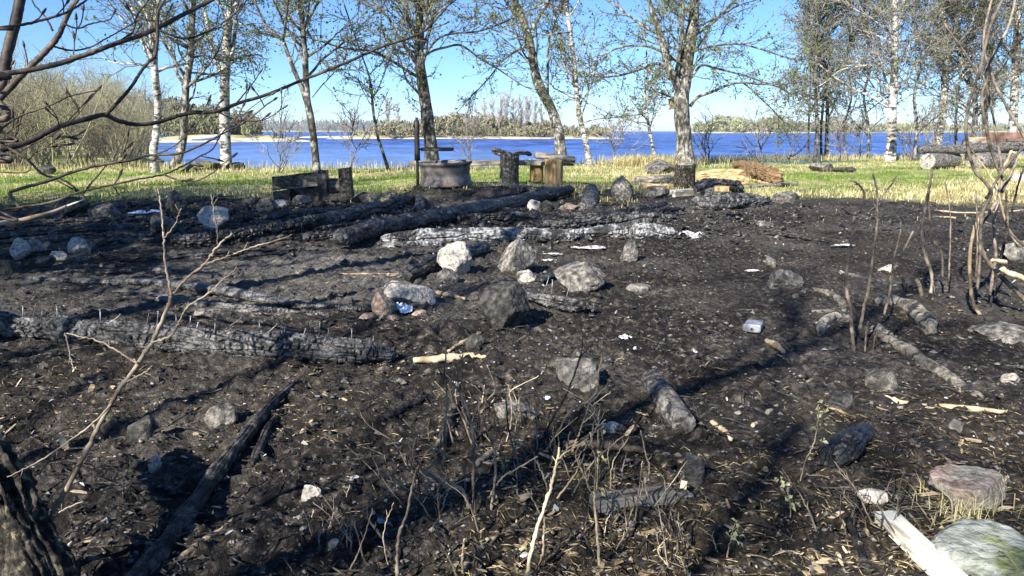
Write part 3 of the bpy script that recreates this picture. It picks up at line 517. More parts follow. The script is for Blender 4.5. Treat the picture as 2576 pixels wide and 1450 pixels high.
# --- sticks
ST = [('pale yellow peeled stick on dark soil beyond the burnt twigs', [(1042, 908), (1110, 902), (1180, 899), (1245, 903)], [7, 11, 10, 5], 'palestick'),
      ('thin grey stick slanting up from the pale yellow stick', [(1128, 884), (1165, 862), (1210, 838)], [4, 6, 5], 'stick'),
      ('bent yellow stick lying right of the pale lichen stone', [(2172, 994), (2230, 1003), (2290, 1018), (2400, 1026), (2530, 1036)], [5, 8, 7, 8, 5], 'palestick'),
      ('short peeled stick with a dark tip on the litter', [(1892, 1072), (1930, 1040), (1975, 1005)], [5, 6, 4], 'palestick'),
      ('thin tan twig in front of the flat grey stone', [(2078, 1022), (2110, 1034), (2152, 1050)], [3, 4, 3], 'palestick'),
      ('knobbly tan stick lying beside the long fallen branch', [(405, 1440), (470, 1395), (530, 1352), (588, 1308)], [10, 10, 9, 5], 'stick'),
      ('reddish thin twig near the leaning burnt trunk', [(322, 1405), (360, 1378), (395, 1350)], [3, 5, 4], 'sapling'),
      ('pale cut stick end poking up among the burnt twigs', [(1198, 1168), (1220, 1150), (1242, 1132)], [8, 9, 7], 'greywood'),
      ('long dry twig lying left of the pale rocks', [(700, 697), (780, 692), (870, 690), (1005, 690)], [2, 3, 3, 2], 'stick'),
      ('second dry twig crossing the long dry twig', [(820, 713), (900, 700), (1000, 694)], [2, 3, 2], 'stick'),
      ('dark curved stick before the brown rock', [(870, 815), (960, 806), (1050, 800), (1200, 808)], [2, 4, 4, 2], 'darkstick'),
      ('grey stick on the ash right of the pale broad rock', [(1095, 735), (1130, 742), (1170, 752)], [5, 6, 4], 'stick'),
      ('thin plank like stick lying in the scorched brush', [(2110, 685), (2150, 695), (2190, 703)], [4, 6, 4], 'greywood'),
      ('sooty bent stick on the brown litter left of the black chunk', [(1985, 1075), (2015, 1085), (2035, 1110), (2050, 1125)], [8, 9, 7, 5], 'darkstick'),
      ('broken white tipped stick by the log chunk', [(1790, 1062), (1815, 1078), (1840, 1108)], [6, 7, 5], 'palestick'),
      ('grey twisted knob of driftwood below the tin can', [(1925, 855), (1950, 868), (1975, 888)], [5, 9, 4], 'stick'),
      ('thin dark stick leaning by the twisted knob', [(1973, 862), (1995, 848), (2013, 832)], [2, 3, 3], 'darkstick'),
      ('sooty half buried branch near the burnt twigs', [(905, 1085), (960, 1055), (1020, 1025), (1075, 1000)], [5, 8, 8, 5], 'darkstick'),
      ('short upright sooty branch stub behind the burnt twigs', [(1112, 1120), (1125, 1060), (1145, 1010)], [14, 14, 11], 'darkstick'),
      ('dark weathered strip of wood behind the split block', [(1420, 1118), (1510, 1120), (1620, 1135)], [9, 11, 7], 'stick'),
      ('dark brown stick beside the pale squared plank', [(2135, 1310), (2160, 1375), (2185, 1440)], [9, 11, 9], 'darkstick'),
      ('slim dry stalk along the pale squared plank', [(2285, 1290), (2345, 1365), (2405, 1440)], [3, 4, 3], 'stick'),
      ('thin stick near the far edge of the scorched soil', [(2350, 530), (2450, 536), (2576, 530)], [2, 2, 2], 'palestick'),
      ('grey bark strip under the split grey beam', [(600, 770), (680, 775), (760, 770)], [3, 5, 3], 'darkstick'),
      ('white weathered pole lying before the rotten orange log', [(1880, 470), (1940, 466), (2005, 463)], [5, 6, 6], 'greywood'),
      ('thin yellow stake leaning on the rotten orange log', [(1852, 446), (1895, 455), (1950, 468)], [3, 4, 4], 'yellowwood')]
for n_, (lab, px, r, m_) in enumerate(ST): stick('stick', lab, px, r, m_, 100 + n_)

# --- stones
RK = [('big dark round stone with flat face and deep shadow', 1268, 782, 136, 116, 'rockdark', dict(cuts=7, rot=.3, deep=.9, cutr=(.6, .85))),
      ('round speckled pinkish white rock', 1143, 660, 92, 86, 'rockpale', dict(cuts=3, deep=.9)),
      ('angular grey rock with a large tilted flat face', 1300, 652, 116, 94, 'rock', dict(cuts=9, rot=.5)),
      ('faceted grey brown rock with a sunlit side', 1456, 703, 136, 74, 'rock', dict(cuts=8, rot=-.2)),
      ('broad pale half buried rock', 1030, 745, 134, 66, 'rockpale', dict(cuts=3, sink=.3)),
      ('cracked reddish brown round stone', 964, 773, 60, 62, 'rockred', dict(cuts=4)),
      ('small grey angular stone against the round speckled rock', 1127, 700, 58, 42, 'rock', dict(cuts=8)),
      ('small pale stone between two large rocks', 1325, 699, 52, 34, 'rockpale', dict(cuts=4)),
      ('flat brownish chip of stone by the small pale stone', 1286, 722, 54, 20, 'rockred', dict(cuts=6)),
      ('standing wedge shaped grey stone', 1583, 636, 44, 58, 'rock', dict(cuts=8)),
      ('flat pale stone beyond the faceted brown rock', 1607, 729, 66, 28, 'rock', dict(cuts=6)),
      ('grey angular rock alone on scorched soil', 1974, 706, 86, 50, 'rock', dict(cuts=8)),
      ('upright rock with tan lower face by the burnt stub', 1566, 480, 64, 62, 'rock', dict(cuts=6)),
      ('pale pointed rock in the shaded rubble', 1345, 522, 40, 32, 'rockpale', dict(cuts=7)),
      ('black burnt lump beside the pale pointed rock', 1375, 524, 42, 32, 'rockdark', dict(cuts=4, rough=.2)),
      ('flat reddish stone near the upright burnt stub', 1432, 524, 52, 20, 'rockred', dict(cuts=5)),
      ('small grey stone next to the flat reddish stone', 1462, 522, 28, 20, 'rock', dict(cuts=5)),
      ('grey boulder tilted against the fire pit mound', 1078, 485, 62, 36, 'rock', dict(cuts=6, rot=.4)),
      ('tall dark boulder behind the bluish sheet', 443, 516, 58, 62, 'rockdark', dict(cuts=5)),
      ('pale tan sunlit boulder with a flat top', 536, 553, 94, 58, 'rockpale', dict(cuts=6)),
      ('grey two lobed boulder in the shade', 411, 572, 74, 52, 'rock', dict(cuts=6)),
      ('angular grey boulder beside a dark pile', 262, 540, 80, 46, 'rock', dict(cuts=9)),
      ('wide dark boulder under the lowest twigs', 175, 528, 110, 54, 'rockdark', dict(cuts=5)),
      ('brown grey stone at the edge of the grass', 672, 520, 54, 40, 'rock', dict(cuts=6)),
      ('dark stone behind the brown grey stone', 628, 510, 42, 28, 'rockdark', dict(cuts=5)),
      ('jagged bluish grey rock at the edge of the rubble', 52, 632, 52, 56, 'rockpale', dict(cuts=9)),
      ('lying slab of bluish grey rock', 93, 622, 62, 34, 'rock', dict(cuts=8)),
      ('leaning pointed slate blue shard', 200, 622, 56, 44, 'rockpale', dict(cuts=9, rot=.7)),
      ('pale broken shard in front of the slate blue shard', 152, 648, 44, 26, 'rockpale', dict(cuts=9)),
      ('bluish lump right of the pale broken shard', 196, 654, 40, 22, 'rock', dict(cuts=6)),
      ('dark block under the bluish grey slab', 105, 664, 62, 32, 'rockdark', dict(cuts=7)),
      ('sooty crusted lump at the picture edge', 18, 678, 46, 46, 'rockdark', dict(cuts=4, rough=.25)),
      ('half shaded pale grey rock among the burnt stems', 1452, 950, 118, 80, 'rock', dict(cuts=4, sink=.4)),
      ('flat purplish grey stone among the burnt twigs', 1297, 1036, 112, 58, 'rock', dict(cuts=6, sink=.3, top=.75)),
      ('rounded grey stone by the long pale root', 2218, 957, 74, 50, 'rock', dict(cuts=4, sink=.25)),
      ('flat speckled grey stone behind the thin tan twig', 2115, 1010, 72, 54, 'rock', dict(cuts=4, sink=.35, top=.75)),
      ('large reddish granite stone behind the lichen slab', 2432, 1232, 196, 104, 'rockred', dict(cuts=5, sink=.2)),
      ('small grey cone shaped stone on the litter', 2405, 1078, 42, 38, 'rock', dict(cuts=6)),
      ('small cream stone in front of the reddish granite', 2195, 1250, 70, 36, 'rockpale', dict(cuts=5)),
      ('round cream pebble beside the fallen branch', 783, 1244, 50, 42, 'rockpale', dict(cuts=2, sink=.3)),
      ('half buried ashy stone behind the fallen branch', 558, 1052, 84, 56, 'rock', dict(cuts=4, sink=.4)),
      ('dark soil covered stone left of the fallen branch', 362, 1088, 74, 60, 'rockdark', dict(cuts=3, sink=.4)),
      ('small pale stone in the shaded soil', 392, 1170, 44, 38, 'rockpale', dict(cuts=4, sink=.3)),
      ('blue grey stone under the curving shrub stems', 2552, 634, 82, 50, 'rock', dict(cuts=6)),
      ('broad pale slab at the foot of the curving shrub', 2550, 842, 190, 66, 'rock', dict(cuts=3, sink=.6, deep=1.1)),
      ('upright mottled stone beside the split block', 1745, 1192, 62, 88, 'rock', dict(cuts=5)),
      ('small light stone at the end of the split block', 1722, 1256, 46, 38, 'rockpale', dict(cuts=5)),
      ('half sunk grey stone right of the silver black log', 1975, 502, 70, 32, 'rock', dict(cuts=4, sink=.3)),
      ('small pale stone among the thin stems', 2230, 680, 44, 24, 'rockpale', dict(cuts=5)),
      ('low stone pair piece on the far scorched soil', 1925, 566, 48, 16, 'rock', dict(cuts=4)),
      ('grey stone lying in the grass by the shore', 2065, 424, 62, 24, 'rock', dict(cuts=4, sink=.3)),
      ('dark low stone in the grass', 2120, 428, 66, 14, 'rockdark', dict(cuts=4, sink=.3)),
      ('pale boulder behind the chopping stump', 1660, 424, 84, 36, 'rock', dict(cuts=4, sink=.3)),
      ('dark rounded stone in front of the split yellow log', 1650, 486, 68, 30, 'rock', dict(cuts=5)),
      ('wedge of stone under the burnt bench', 760, 505, 52, 22, 'rock', dict(cuts=6)),
      ('low grey stone beside the burnt bench post', 845, 503, 60, 24, 'rockdark', dict(cuts=5)),
      ('rounded grey stone at the grass edge before the pit', 918, 500, 70, 26, 'rock', dict(cuts=4)),
      ('knobbly grey stone near the pit mound', 985, 498, 46, 28, 'rock', dict(cuts=7)),
      ('small pale rounded stone under the burnt bench', 705, 514, 44, 20, 'rockpale', dict(cuts=3)),
      ('white stone in the grass under the curving shrub', 2566, 452, 44, 24, 'rockpale', dict(cuts=4)),
      ('small brown stone below the reddish brown round stone', 925, 800, 44, 26, 'rockred', dict(cuts=7)),
      ('dark red chip beside the blue rag', 1055, 790, 40, 18, 'rockred', dict(cuts=6)),
      ('tan triangular flake in front of the blue rag', 985, 804, 44, 22, 'rockred', dict(cuts=9)),
      ('small cream stone near the bottom of the picture', 845, 1378, 42, 36, 'rockpale', dict(cuts=3)),
      ('dull grey stone under the burnt log end', 1195, 862, 52, 40, 'rockdark', dict(cuts=5)),
      ('angular buried stone by the blocky charred strip', 540, 790, 96, 34, 'rock', dict(cuts=6, sink=.3)),
      ('small dark stone on the pale ash', 825, 748, 30, 22, 'rockdark', dict(cuts=5)),
      ('small leaning grey stone on scorched soil', 1938, 665, 26, 34, 'rock', dict(cuts=6)),
      ('yellowish stone chunk far along the picture edge', 2540, 952, 44, 28, 'rockpale', dict(cuts=6)),
      ('moss covered boulder at the foot of the bent grey birch', 510, 419, 88, 24, 'moss', dict(cuts=4)),
      ('dark boulder hugging the forked white birch', 590, 421, 50, 20, 'rockdark', dict(cuts=4)),
      ('low mossy boulder in the grass before the birches', 470, 426, 76, 20, 'moss', dict(cuts=3)),
      ('mossy dark boulder in the thicket grass', 118, 430, 46, 24, 'rockdark', dict(cuts=4))]
for n_, (lab, cx, cy, w_, h_, m_, kw) in enumerate(RK): rock(lab, cx, cy, w_, h_, m_, 200 + n_, **kw)
rock('huge flat lichen covered slab at the picture corner', 2510, 1400, 340, 170, 'rockgreen', 300, cuts=1, rough=.2, sink=.7, deep=1.0, lvl=5, top=.72)
rock('small dark pile of stones supporting the wheel rim', 1126, 466, 104, 16, 'rockdark', 301, cuts=4)
# ------------------------------------------------------------------ camp things
# wheel rim fire bowl
rc = np.array([RIM_C[0], RIM_C[1], 0.0]); rc[2] = float(terr(*RIM_C)) + .015
prof = [(.314, 0), (.32, .010), (.314, .024), (.3, .03), (.296, .05), (.288, .06), (.291, .085), (.283, .1), (.281, .14), (.286, .158), (.285, .2), (.292, .228), (.31, .24), (.318, .255), (.315, .27), (.305, .274), (.296, .262), (.284, .235), (.272, .18), (.268, .14), (.27, .1), (.275, .06), (.288, .03), (.3, .004)]
mb = MB(); lathe(mb, prof, rc, 64, (.02, -.03))
bowl = tag(obj('fire_bowl', mb, MAT['iron'], None, rc), 'rusty lorry wheel rim set on the mound as fire bowl', 'fire bowl')
mb = MB(); lathe(mb, [(.262, .06), (.2, .075), (.1, .085), (.001, .09)], rc, 32); obj('ash_bed', mb, MAT['crumb'], bowl, rc)
# grill post
pY = RIM_C[1] - .12; pb = at(1051, 470, pY); pt = at(1048, 296, pY); u = psz(pb)
gp = empty('grill_post', pb, 'sooty iron post with swinging round grill ring beside the wheel rim', 'grill')
mb = MB(); tube(mb, np.array([pb - [0, 0, .12], (pb + pt) / 2, pt]), 3.6 * u, 14); obj('pole', mb, MAT['blackiron'], gp, pb)
s0, s1 = at(1050, 404, pY), at(1048, 303, pY); mb = MB(); tube(mb, np.linspace(s0, s1, 6), [7.2 * u, 7.0 * u, 6.6 * u, 6.4 * u, 7.0 * u, 6.6 * u], 16); obj('sleeve', mb, MAT['blackiron'], gp, s0)
mb = MB(); bc = at(1041, 316, pY - .03); tube(mb, np.array([at(1046, 317, pY), bc]), 2.2 * u, 8); tube(mb, np.array([bc + [0, 0, -.018], bc + [0, 0, .018]]), 2.2 * u, 8); obj('clamp_screw', mb, MAT['blackiron'], gp, bc)
rcx = at(1101, 376, RIM_C[1]); rr = 41 * u; mb = MB()
ringp = [(rr, -.018), (rr, .02), (rr - .008, .02), (rr - .008, -.018), (rr, -.018)]; lathe(mb, ringp, rcx, 48); ring = obj('grill_ring', mb, MAT['blackiron'], gp, rcx)
for q in range(-4, 5):
    y = q * rr / 4.6; hx = math.sqrt(max(rr * rr - y * y, 0)); mb = MB(); tube(mb, np.array([rcx + [-hx, y, .008], rcx + [hx, y, .008]]), .004, 6); obj('bar', mb, MAT['blackiron'], ring, rcx + [0, y, 0])
mb = MB(); tube(mb, np.array([at(1053, 377, pY), rcx + [-rr, 0, 0]]), .012, 8); obj('arm', mb, MAT['blackiron'], gp, at(1053, 377, pY))

# stools and bench
def slab_seat(mb, a, b, dpt, th, rng, k=28, n=22):
    P = np.linspace(a, b, n); d = rng.normal(0, .006, (n, k)); th_ = np.arange(k) / k * 6.2832
    T, A, B = frames(P); cs = np.sign(np.cos(th_)) * np.abs(np.cos(th_)) ** .6; sn = np.sign(np.sin(th_)) * np.abs(np.sin(th_)) ** .6
    nz = fbm(np.stack([np.repeat(np.arange(n)[:, None], k, 1) * .35, np.repeat(th_[None], n, 0) * 2, np.zeros((n, k))], -1).reshape(-1, 3) + rng.uniform(0, 50), 3).reshape(n, k)
    w = 1 + .12 * nz; V = P[:, None] + (A[:, None] * (cs[None] * w * dpt / 2)[..., None]) + (B[:, None] * (sn[None] * w * th / 2)[..., None]); V = V.reshape(-1, 3)
    i = np.arange(n - 1)[:, None] * k; j = np.arange(k)[None]; j2 = (j + 1) % k
    mb.add(np.vstack([V, P[0], P[-1]]), [np.stack([i + j, i + j2, i + k + j2, i + k + j], -1).reshape(-1, 4), np.stack([(np.arange(k) + 1) % k, np.arange(k), np.full(k, n * k)], -1), np.stack([(n - 1) * k + np.arange(k), (n - 1) * k + (np.arange(k) + 1) % k, np.full(k, n * k + 1)], -1)])
def upright(name, parent, bx, by, tx, ty, rpx, mat, seed, Y=None, blk=None, label=None, cat=None):
    b = G(bx, by) if Y is None else at(bx, by, Y); t = at(tx, ty, b[1]); u = psz(b)
    o = solid_log(name, label, cat, np.array([b - [0, 0, .03], (b + t) / 2, t]), np.array(rpx) * u, MAT[mat], seed, blk, k=40, taper=False, rough=.5, parent=parent); return o, b
st = G(1282, 466); s1 = empty('stool', st, 'blackened burnt log stool with crumbled seat', 'stool')
upright('leg', s1, 1281, 468, 1282, 388, [25, 24, 24], 'char', 51, blk=(.055, .045, .012)); u = psz(st); rng = np.random.default_rng(5)
P_ = np.array([at(1238, 379, st[1]), at(1262, 385, st[1]), at(1285, 390, st[1]), at(1312, 386, st[1]), at(1338, 389, st[1])])
solid_log('seat', None, None, P_, np.array([7, 9, 11, 9, 8]) * u, MAT['char'], 52, (.06, .05, .018), k=40, rough=2.2, parent=s1, spc=.012)
st = G(1393, 467); s2 = empty('stool', st, 'tan log stool with thick slab seat beside the blackened stool', 'stool')
upright('leg', s2, 1391, 468, 1395, 402, [24, 23, 23], 'tanwood', 53)
mb = MB(); slab_seat(mb, at(1346, 390, st[1] - .02), at(1443, 402, st[1] + .02), .3, 17 * psz(st), rng); obj('seat', mb, MAT['greywood'], s2, at(1395, 396, st[1]))
bY = 10.6; bb = at(1236, 450, bY); bench = empty('bench', [bb[0], bY, 0], 'long grey plank bench behind the stools', 'bench')
mb = MB(); a, b = at(1030, 411, bY), at(1441, 410, bY); ax0 = unit(b - a); plank(mb, (a + b) / 2, (np.linalg.norm(b - a), .3, 12 * psz(a)), np.array([ax0, unit(np.cross([0, 0, 1.], ax0)), [0, 0, 1.]]), rng, 40, .006); obj('seat', mb, MAT['greywood'], bench, (a + b) / 2, False)
upright('leg', bench, 1350, 452, 1350, 416, [17, 17, 17], 'tanwood', 54, Y=bY); upright('leg', bench, 1085, 452, 1085, 416, [17, 17, 17], 'tanwood', 55, Y=bY)

# burnt box bench
cb = G(752, 508); fb = empty('burnt_bench', cb, 'charred plank bench with two standing posts', 'bench'); Yb = cb[1]; u = psz(cb)
def vboard(name, quad, th, Y, mat, parent, seed, dy=0):
    """an upright board given by its four picture corners at one distance"""
    q = [at(x, y, Y + dy) for x, y in quad]; n = 14; m = 8; rng = np.random.default_rng(seed); V = []
    for side in (0, 1):
        for i in range(n):
            for j in range(m):
                a, b = i / (n - 1), j / (m - 1); p = (q[0] * (1 - a) + q[1] * a) * (1 - b) + (q[3] * (1 - a) + q[2] * a) * b
                V.append(p + [0, side * th, 0])
    V = np.array(V); nz = fbm(V * [9, 20, 14] + seed, 3, seed); V[:, 1] += nz * .012; V[:, 2] += nz * .006
    F = []
    for i in range(n - 1):
        for j in range(m - 1):
            a = i * m + j; F.append([a, a + 1, a + m + 1, a + m]); a += n * m; F.append([a, a + m, a + m + 1, a + 1])
    bd = [i * m for i in range(n)] + [(n - 1) * m + j for j in range(1, m)] + [i * m + m - 1 for i in range(n - 2, -1, -1)] + [j for j in range(m - 2, 0, -1)]
    for a, b in zip(bd, bd[1:] + bd[:1]): F.append([a, b, b + n * m, a + n * m])
    return obj(name, (V, [np.array(F)]), MAT[mat], parent, q[0], False)
vboard('board', [(683, 445), (803, 432), (803, 468), (686, 480)], .07, Yb, 'char', fb, 61)
vboard('board', [(686, 483), (730, 477), (728, 512), (690, 516)], .08, Yb, 'char', fb, 62)
vboard('board', [(728, 490), (802, 487), (802, 506), (732, 512)], .04, Yb, 'darkstick', fb, 63, .05)
vboard('board', [(728, 470), (803, 464), (803, 490), (728, 492)], .05, Yb, 'char', fb, 66, .1)
vboard('post', [(799, 429), (820, 428), (822, 506), (803, 508)], .12, Yb, 'char', fb, 64, -.03)
mb = MB(); Pq = np.array([at(818, 468, Yb + .12), at(862, 466, Yb + .14)]); 
solid_log('rail', None, None, np.array([at(812, 469, Yb + .14), at(840, 468, Yb + .15), at(866, 466, Yb + .16)]), np.array([20, 20, 19]) * u, MAT['greywood'], 65, k=32, rough=.5, parent=fb, taper=False)
vboard('post', [(850, 426), (878, 423), (886, 498), (856, 503)], .12, Yb, 'darkstick', fb, 67, -.02)

# chopping stump, burnt root, split logs
stp, sb = upright('stump', None, 1722, 476, 1723, 415, [28, 27, 26], 'bark2', 71, blk=(.2, .03, .008), label='sooty chopping stump with a flat sawn top under the big tree', cat='stump')
t_ = at(1723, 415, sb[1]); mb = MB(); tube(mb, np.array([t_, t_ + [0, 0, .025]]), 25 * psz(sb), 32); obj('sawn_top', mb, MAT['cutend'], stp, t_, False)
glog('root_stump', 'black burnt root stump lump beside the chopping stump', 'stump', [(1752, 485), (1790, 470), (1835, 468), (1868, 478)], [13, 24, 27, 15], 'char', 72, blk=(.08, .07, .03), k=48, spc=.02, rough=2.6, lift=.9)
glog('root_stump', 'crusted black root arm in front of the root stump lump', 'stump', [(1752, 462), (1775, 480), (1810, 488), (1850, 492)], [7, 13, 15, 9], 'charash', 73, blk=(.06, .05, .02), k=40, spc=.016, rough=2.2)
gplank('wood_chip', 'orange fresh split chip on the burnt root', (1798, 475), (1835, 476), 22, 8, 'tanwood', 74, z=6.5, cat='wood chip')
glog('split_log', 'split log with silver bark left of the chopping stump', 'log', [(1603, 457), (1650, 455), (1700, 452)], [14, 16, 15], 'greywood', 75, blk=(.35, .05, .012), k=44, spc=.02, taper=False)
glog('split_log', 'long yellow split log behind the root stump', 'log', [(1748, 446), (1820, 440), (1880, 443)], [12, 15, 13], 'yellowwood', 76, blk=(.3, .04, .018), k=44, spc=.02, rough=1.6)
glog('split_log', 'rotten orange log lying broken in the grass', 'log', [(1850, 416), (1895, 428), (1950, 447)], [11, 20, 23], 'orangewood', 77, blk=(.3, .03, .02), k=56, spc=.012, rough=2.0, lift=.9)
glog('split_log', 'yellow split billet beneath the rotten orange log', 'log', [(1805, 452), (1845, 452), (1882, 458)], [8, 11, 9], 'yellowwood', 78, blk=(.3, .04, .015), k=36, spc=.015, rough=1.6)
glog('split_log', 'tan bark slab under the silver split log', 'log', [(1605, 470), (1650, 469), (1698, 468)], [5, 6, 5], 'yellowwood', 79, k=20, spc=.02)

# log bench group on the right
tb = G(2400, 426); Yt = tb[1]; u = psz(tb); lb = empty('log_bench', tb, 'heavy grey log seat resting on two cut log rounds', 'bench')
solid_log('seat', None, None, np.array([at(2312, 377, Yt + .1), at(2400, 376, Yt + .12), at(2480, 372, Yt + .15), at(2600, 366, Yt + .2)]), np.array([10, 12, 12, 13]) * u, MAT['logbark'], 81, k=36, rough=.6, parent=lb, taper=False)
for sx, seed, ex in ((2336, 82, 66), (2462, 83, 80)):
    a = at(sx, 407, Yt - .05); b = at(sx + ex, 403, Yt + .3); rd = solid_log('log_round', None, None, np.array([a, (a + b) / 2, b]), np.array([21, 20, 19]) * u, MAT['logbark'], seed, blk=(.4, .05, .008), k=44, rough=.3, parent=lb, taper=False); d = unit(b - a); mb = MB(); tube(mb, np.array([a - d * .02, a - d * .045]), 20.5 * u, 32, flat=.98); obj('cut_end', mb, MAT['cutend'], rd, a, False)
Yu = Yt + 1.3
solid_log('log', 'hewn grey log lying behind the log seat', 'log', np.array([at(2425, 360, Yu), at(2480, 358, Yu), at(2535, 357, Yu)]) - [0, 0, .0], np.array([10, 10, 9]) * psz(at(2480, 358, Yu)), MAT['greywood'], 84, k=28, rough=.5, taper=False)
tt = empty('log_table', [at(2480, 400, Yu)[0], Yu, 0], 'low hewn timber table behind the log seat', 'table')
upright('leg', tt, 2440, 418, 2440, 368, [11, 11, 11], 'greywood', 86, Y=Yu); upright('leg', tt, 2528, 418, 2528, 366, [11, 11, 11], 'greywood', 87, Y=Yu)
mb = MB(); a, b = at(2418, 369, Yu), at(2545, 367, Yu); ax0 = unit(b - a); plank(mb, (a + b) / 2, (np.linalg.norm(b - a), .5, .06), np.array([ax0, unit(np.cross([0, 0, 1.], ax0)), [0, 0, 1.]]), rng, 20, .004); obj('tabletop', mb, MAT['greywood'], tt, (a + b) / 2, False)
mb = MB(); a, b = at(2436, 351, Yu), at(2507, 348, Yu); tube(mb, np.linspace(a, b, 8), 5.0 * psz(a), 10); tag(obj('split_billet', mb, MAT['yellowwood'], None, a, False), 'small yellow split billet on top of the hewn log', 'log')
Yc = Yt - .3; c = at(2590, 390, Yc); mb = MB(); w_ = 1.0
cart = empty('steel_trough', [c[0], Yc, 0], 'rusty red steel trough at the picture edge by the log seat', 'trough'); 
a0, a1 = at(2545, 356, Yc + .7), at(2545, 424, Yc + .7); 
mb = MB(); box(mb, [a0[0] + .55, Yc + .9, (a0[2] + .36) / 2 + .1], (1.1, .02, a0[2] - .2)); obj('side_panel', mb, MAT['rust'], cart, [a0[0], Yc + .9, 0], False)
mb = MB(); box(mb, [a0[0] + .55, Yc + .86, a0[2] + .03], (1.1, .06, .05)); obj('rim_flange', mb, MAT['rust'], cart, [a0[0], Yc + .86, 0], False)
mb = MB(); box(mb, [a0[0] + .02, Yc + 1.3, (a0[2] + .36) / 2 + .1], (.02, .8, a0[2] - .2)); obj('end_panel', mb, MAT['rust'], cart, [a0[0], Yc + 1.3, 0], False)
for q in (.1, .95):
    mb = MB(); box(mb, [a0[0] + q, Yc + .95, .12], (.05, .05, .3)); obj('leg', mb, MAT['rust'], cart, [a0[0] + q, Yc + .95, 0], False)

# bird boxes
def birdbox(label, cx, cy, w, h, Y, mat, tilt, yaw=0.0):
    c = at(cx, cy, Y); u = psz(c); W, H = w * u, h * u; R = rot3(0, tilt, yaw); o = empty('bird_box', c - [0, 0, H / 2], label, 'bird box')
    mb = MB(); box(mb, c, (W, W * .9, H), R); obj('body', mb, MAT[mat], o, c, False)
    mb = MB(); box(mb, c + np.array([0, -.03, H * .53]) @ R, (W * 1.25, W * 1.25, H * .06), R); obj('roof', mb, MAT['greywood'], o, c, False)
    mb = MB(); f = c + np.array([.0, -W * .46, H * .22]) @ R; tube(mb, np.array([f, f + np.array([0, -.004, 0]) @ R]), W * .14, 14); obj('entrance_hole', mb, MAT['black'], o, f, False)
birdbox('yellow brown wooden bird box tilted on the big forked tree', 1693, 261, 16, 24, 16.75, 'yellowwood', -.22, .25)
birdbox('pale weathered bird box with hole on the white birch', 2240, 282, 17, 22, 17.9, 'white', .03, .2)

# litter made by people
def crumple(name, label, cx, cy, w, d, hpx, mat, seed, cat, n=26):
    c = G(cx, cy); u = psz(c); rng = np.random.default_rng(seed); a = np.linspace(-1, 1, n); X, Y = np.meshgrid(a, a); r = np.hypot(X, Y)
    nz = fbm(np.stack([X.ravel() * 2.3, Y.ravel() * 2.3, np.full(n * n, seed)], -1), 4, seed).reshape(n, n); keep = r < .75 + .35 * vn(np.stack([np.arctan2(Y, X).ravel() * 1.3, 0 * X.ravel(), 0 * X.ravel() + seed], -1), seed).reshape(n, n)
    z = np.abs(nz) * hpx * u * (1.1 - np.clip(r, 0, 1) * .7) + .006
    V = np.stack([c[0] + X * w * u / 2, c[1] + Y * d / 2, terr(c[0] + X * w * u / 2, c[1] + Y * d / 2) + z + .008], -1).reshape(-1, 3); F = []
    for i in range(n - 1):
        for j in range(n - 1):
            if keep[i, j] and keep[i + 1, j] and keep[i, j + 1] and keep[i + 1, j + 1]: a_ = i * n + j; F.append([a_, a_ + 1, a_ + n + 1, a_ + n])
    V = V.reshape(-1, 3); F = np.array(F); used = np.unique(F); mp = -np.ones(len(V), int); mp[used] = np.arange(len(used))
    o = obj(name, (V[used], [mp[F]]), MAT[mat], None, c, False); s = o.modifiers.new('thickness', 'SOLIDIFY'); s.thickness = .0015; return tag(o, label, cat)
crumple('paper_scrap', 'large crumpled white foil sheet on the scorched soil', 1738, 597, 96, .34, 10, 'foil', 1, 'foil')
crumple('paper_scrap', 'white burnt paper scrap right of the angular grey rock', 1392, 645, 56, .09, 4, 'foil', 2, 'paper')
crumple('paper_scrap', 'tattered white paper ash below the white paper scrap', 1382, 661, 40, .07, 5, 'foil', 3, 'paper')
crumple('paper_scrap', 'thin white paper scraps strip behind the white paper scrap', 1490, 628, 110, .14, 3, 'foil', 4, 'paper')
crumple('plastic_sheet', 'bluish white plastic sheet by the tall dark boulder', 362, 538, 88, .3, 5, 'bluewhite', 5, 'plastic sheet')
crumple('rag', 'torn light blue rag beside the reddish brown round stone', 1018, 786, 54, .13, 22, 'bluewhite', 6, 'rag')
crumple('paper_scrap', 'small curled white paper on dark soil in open ground', 1573, 858, 34, .06, 7, 'foil', 7, 'paper')
crumple('paper_scrap', 'white paper bits beyond the leaning small stone', 2120, 622, 66, .1, 4, 'foil', 8, 'paper')
crumple('paper_scrap', 'white scrap left of the small leaning stone', 1895, 688, 50, .06, 4, 'foil', 9, 'paper')
crumple('plastic_scrap', 'tiny teal plastic scrap beside the half shaded rock', 1377, 1013, 22, .03, 5, 'bluewhite', 10, 'plastic')
c = G(1890, 838); u = psz(c); R = rot3(0.0, 0.0, -.45); can = empty('tin_can', c, 'small flat tin flask lying on its side', 'tin can')
mb = MB(); th = np.linspace(0, 2 * np.pi, 33)[:-1]; sx = np.sign(np.cos(th)) * np.abs(np.cos(th)) ** .35; sz = np.sign(np.sin(th)) * np.abs(np.sin(th)) ** .5
def rsect(y, w, h): return np.stack([sx * w / 2, np.full(32, y), sz * h / 2], -1)
W, H, Lc = 44 * u, 20 * u, .085; secs = [rsect(0, W * .9, H * .86), rsect(.002, W, H), rsect(.006, W, H), rsect(.007, W * .96, H * .94), rsect(Lc, W * .96, H * .94), rsect(Lc + .003, W * .85, H * .8)]
V = np.vstack(secs) @ R + c + [0, 0, H / 2 + .002]; i = np.arange(5)[:, None] * 32; j = np.arange(32)[None]; j2 = (j + 1) % 32
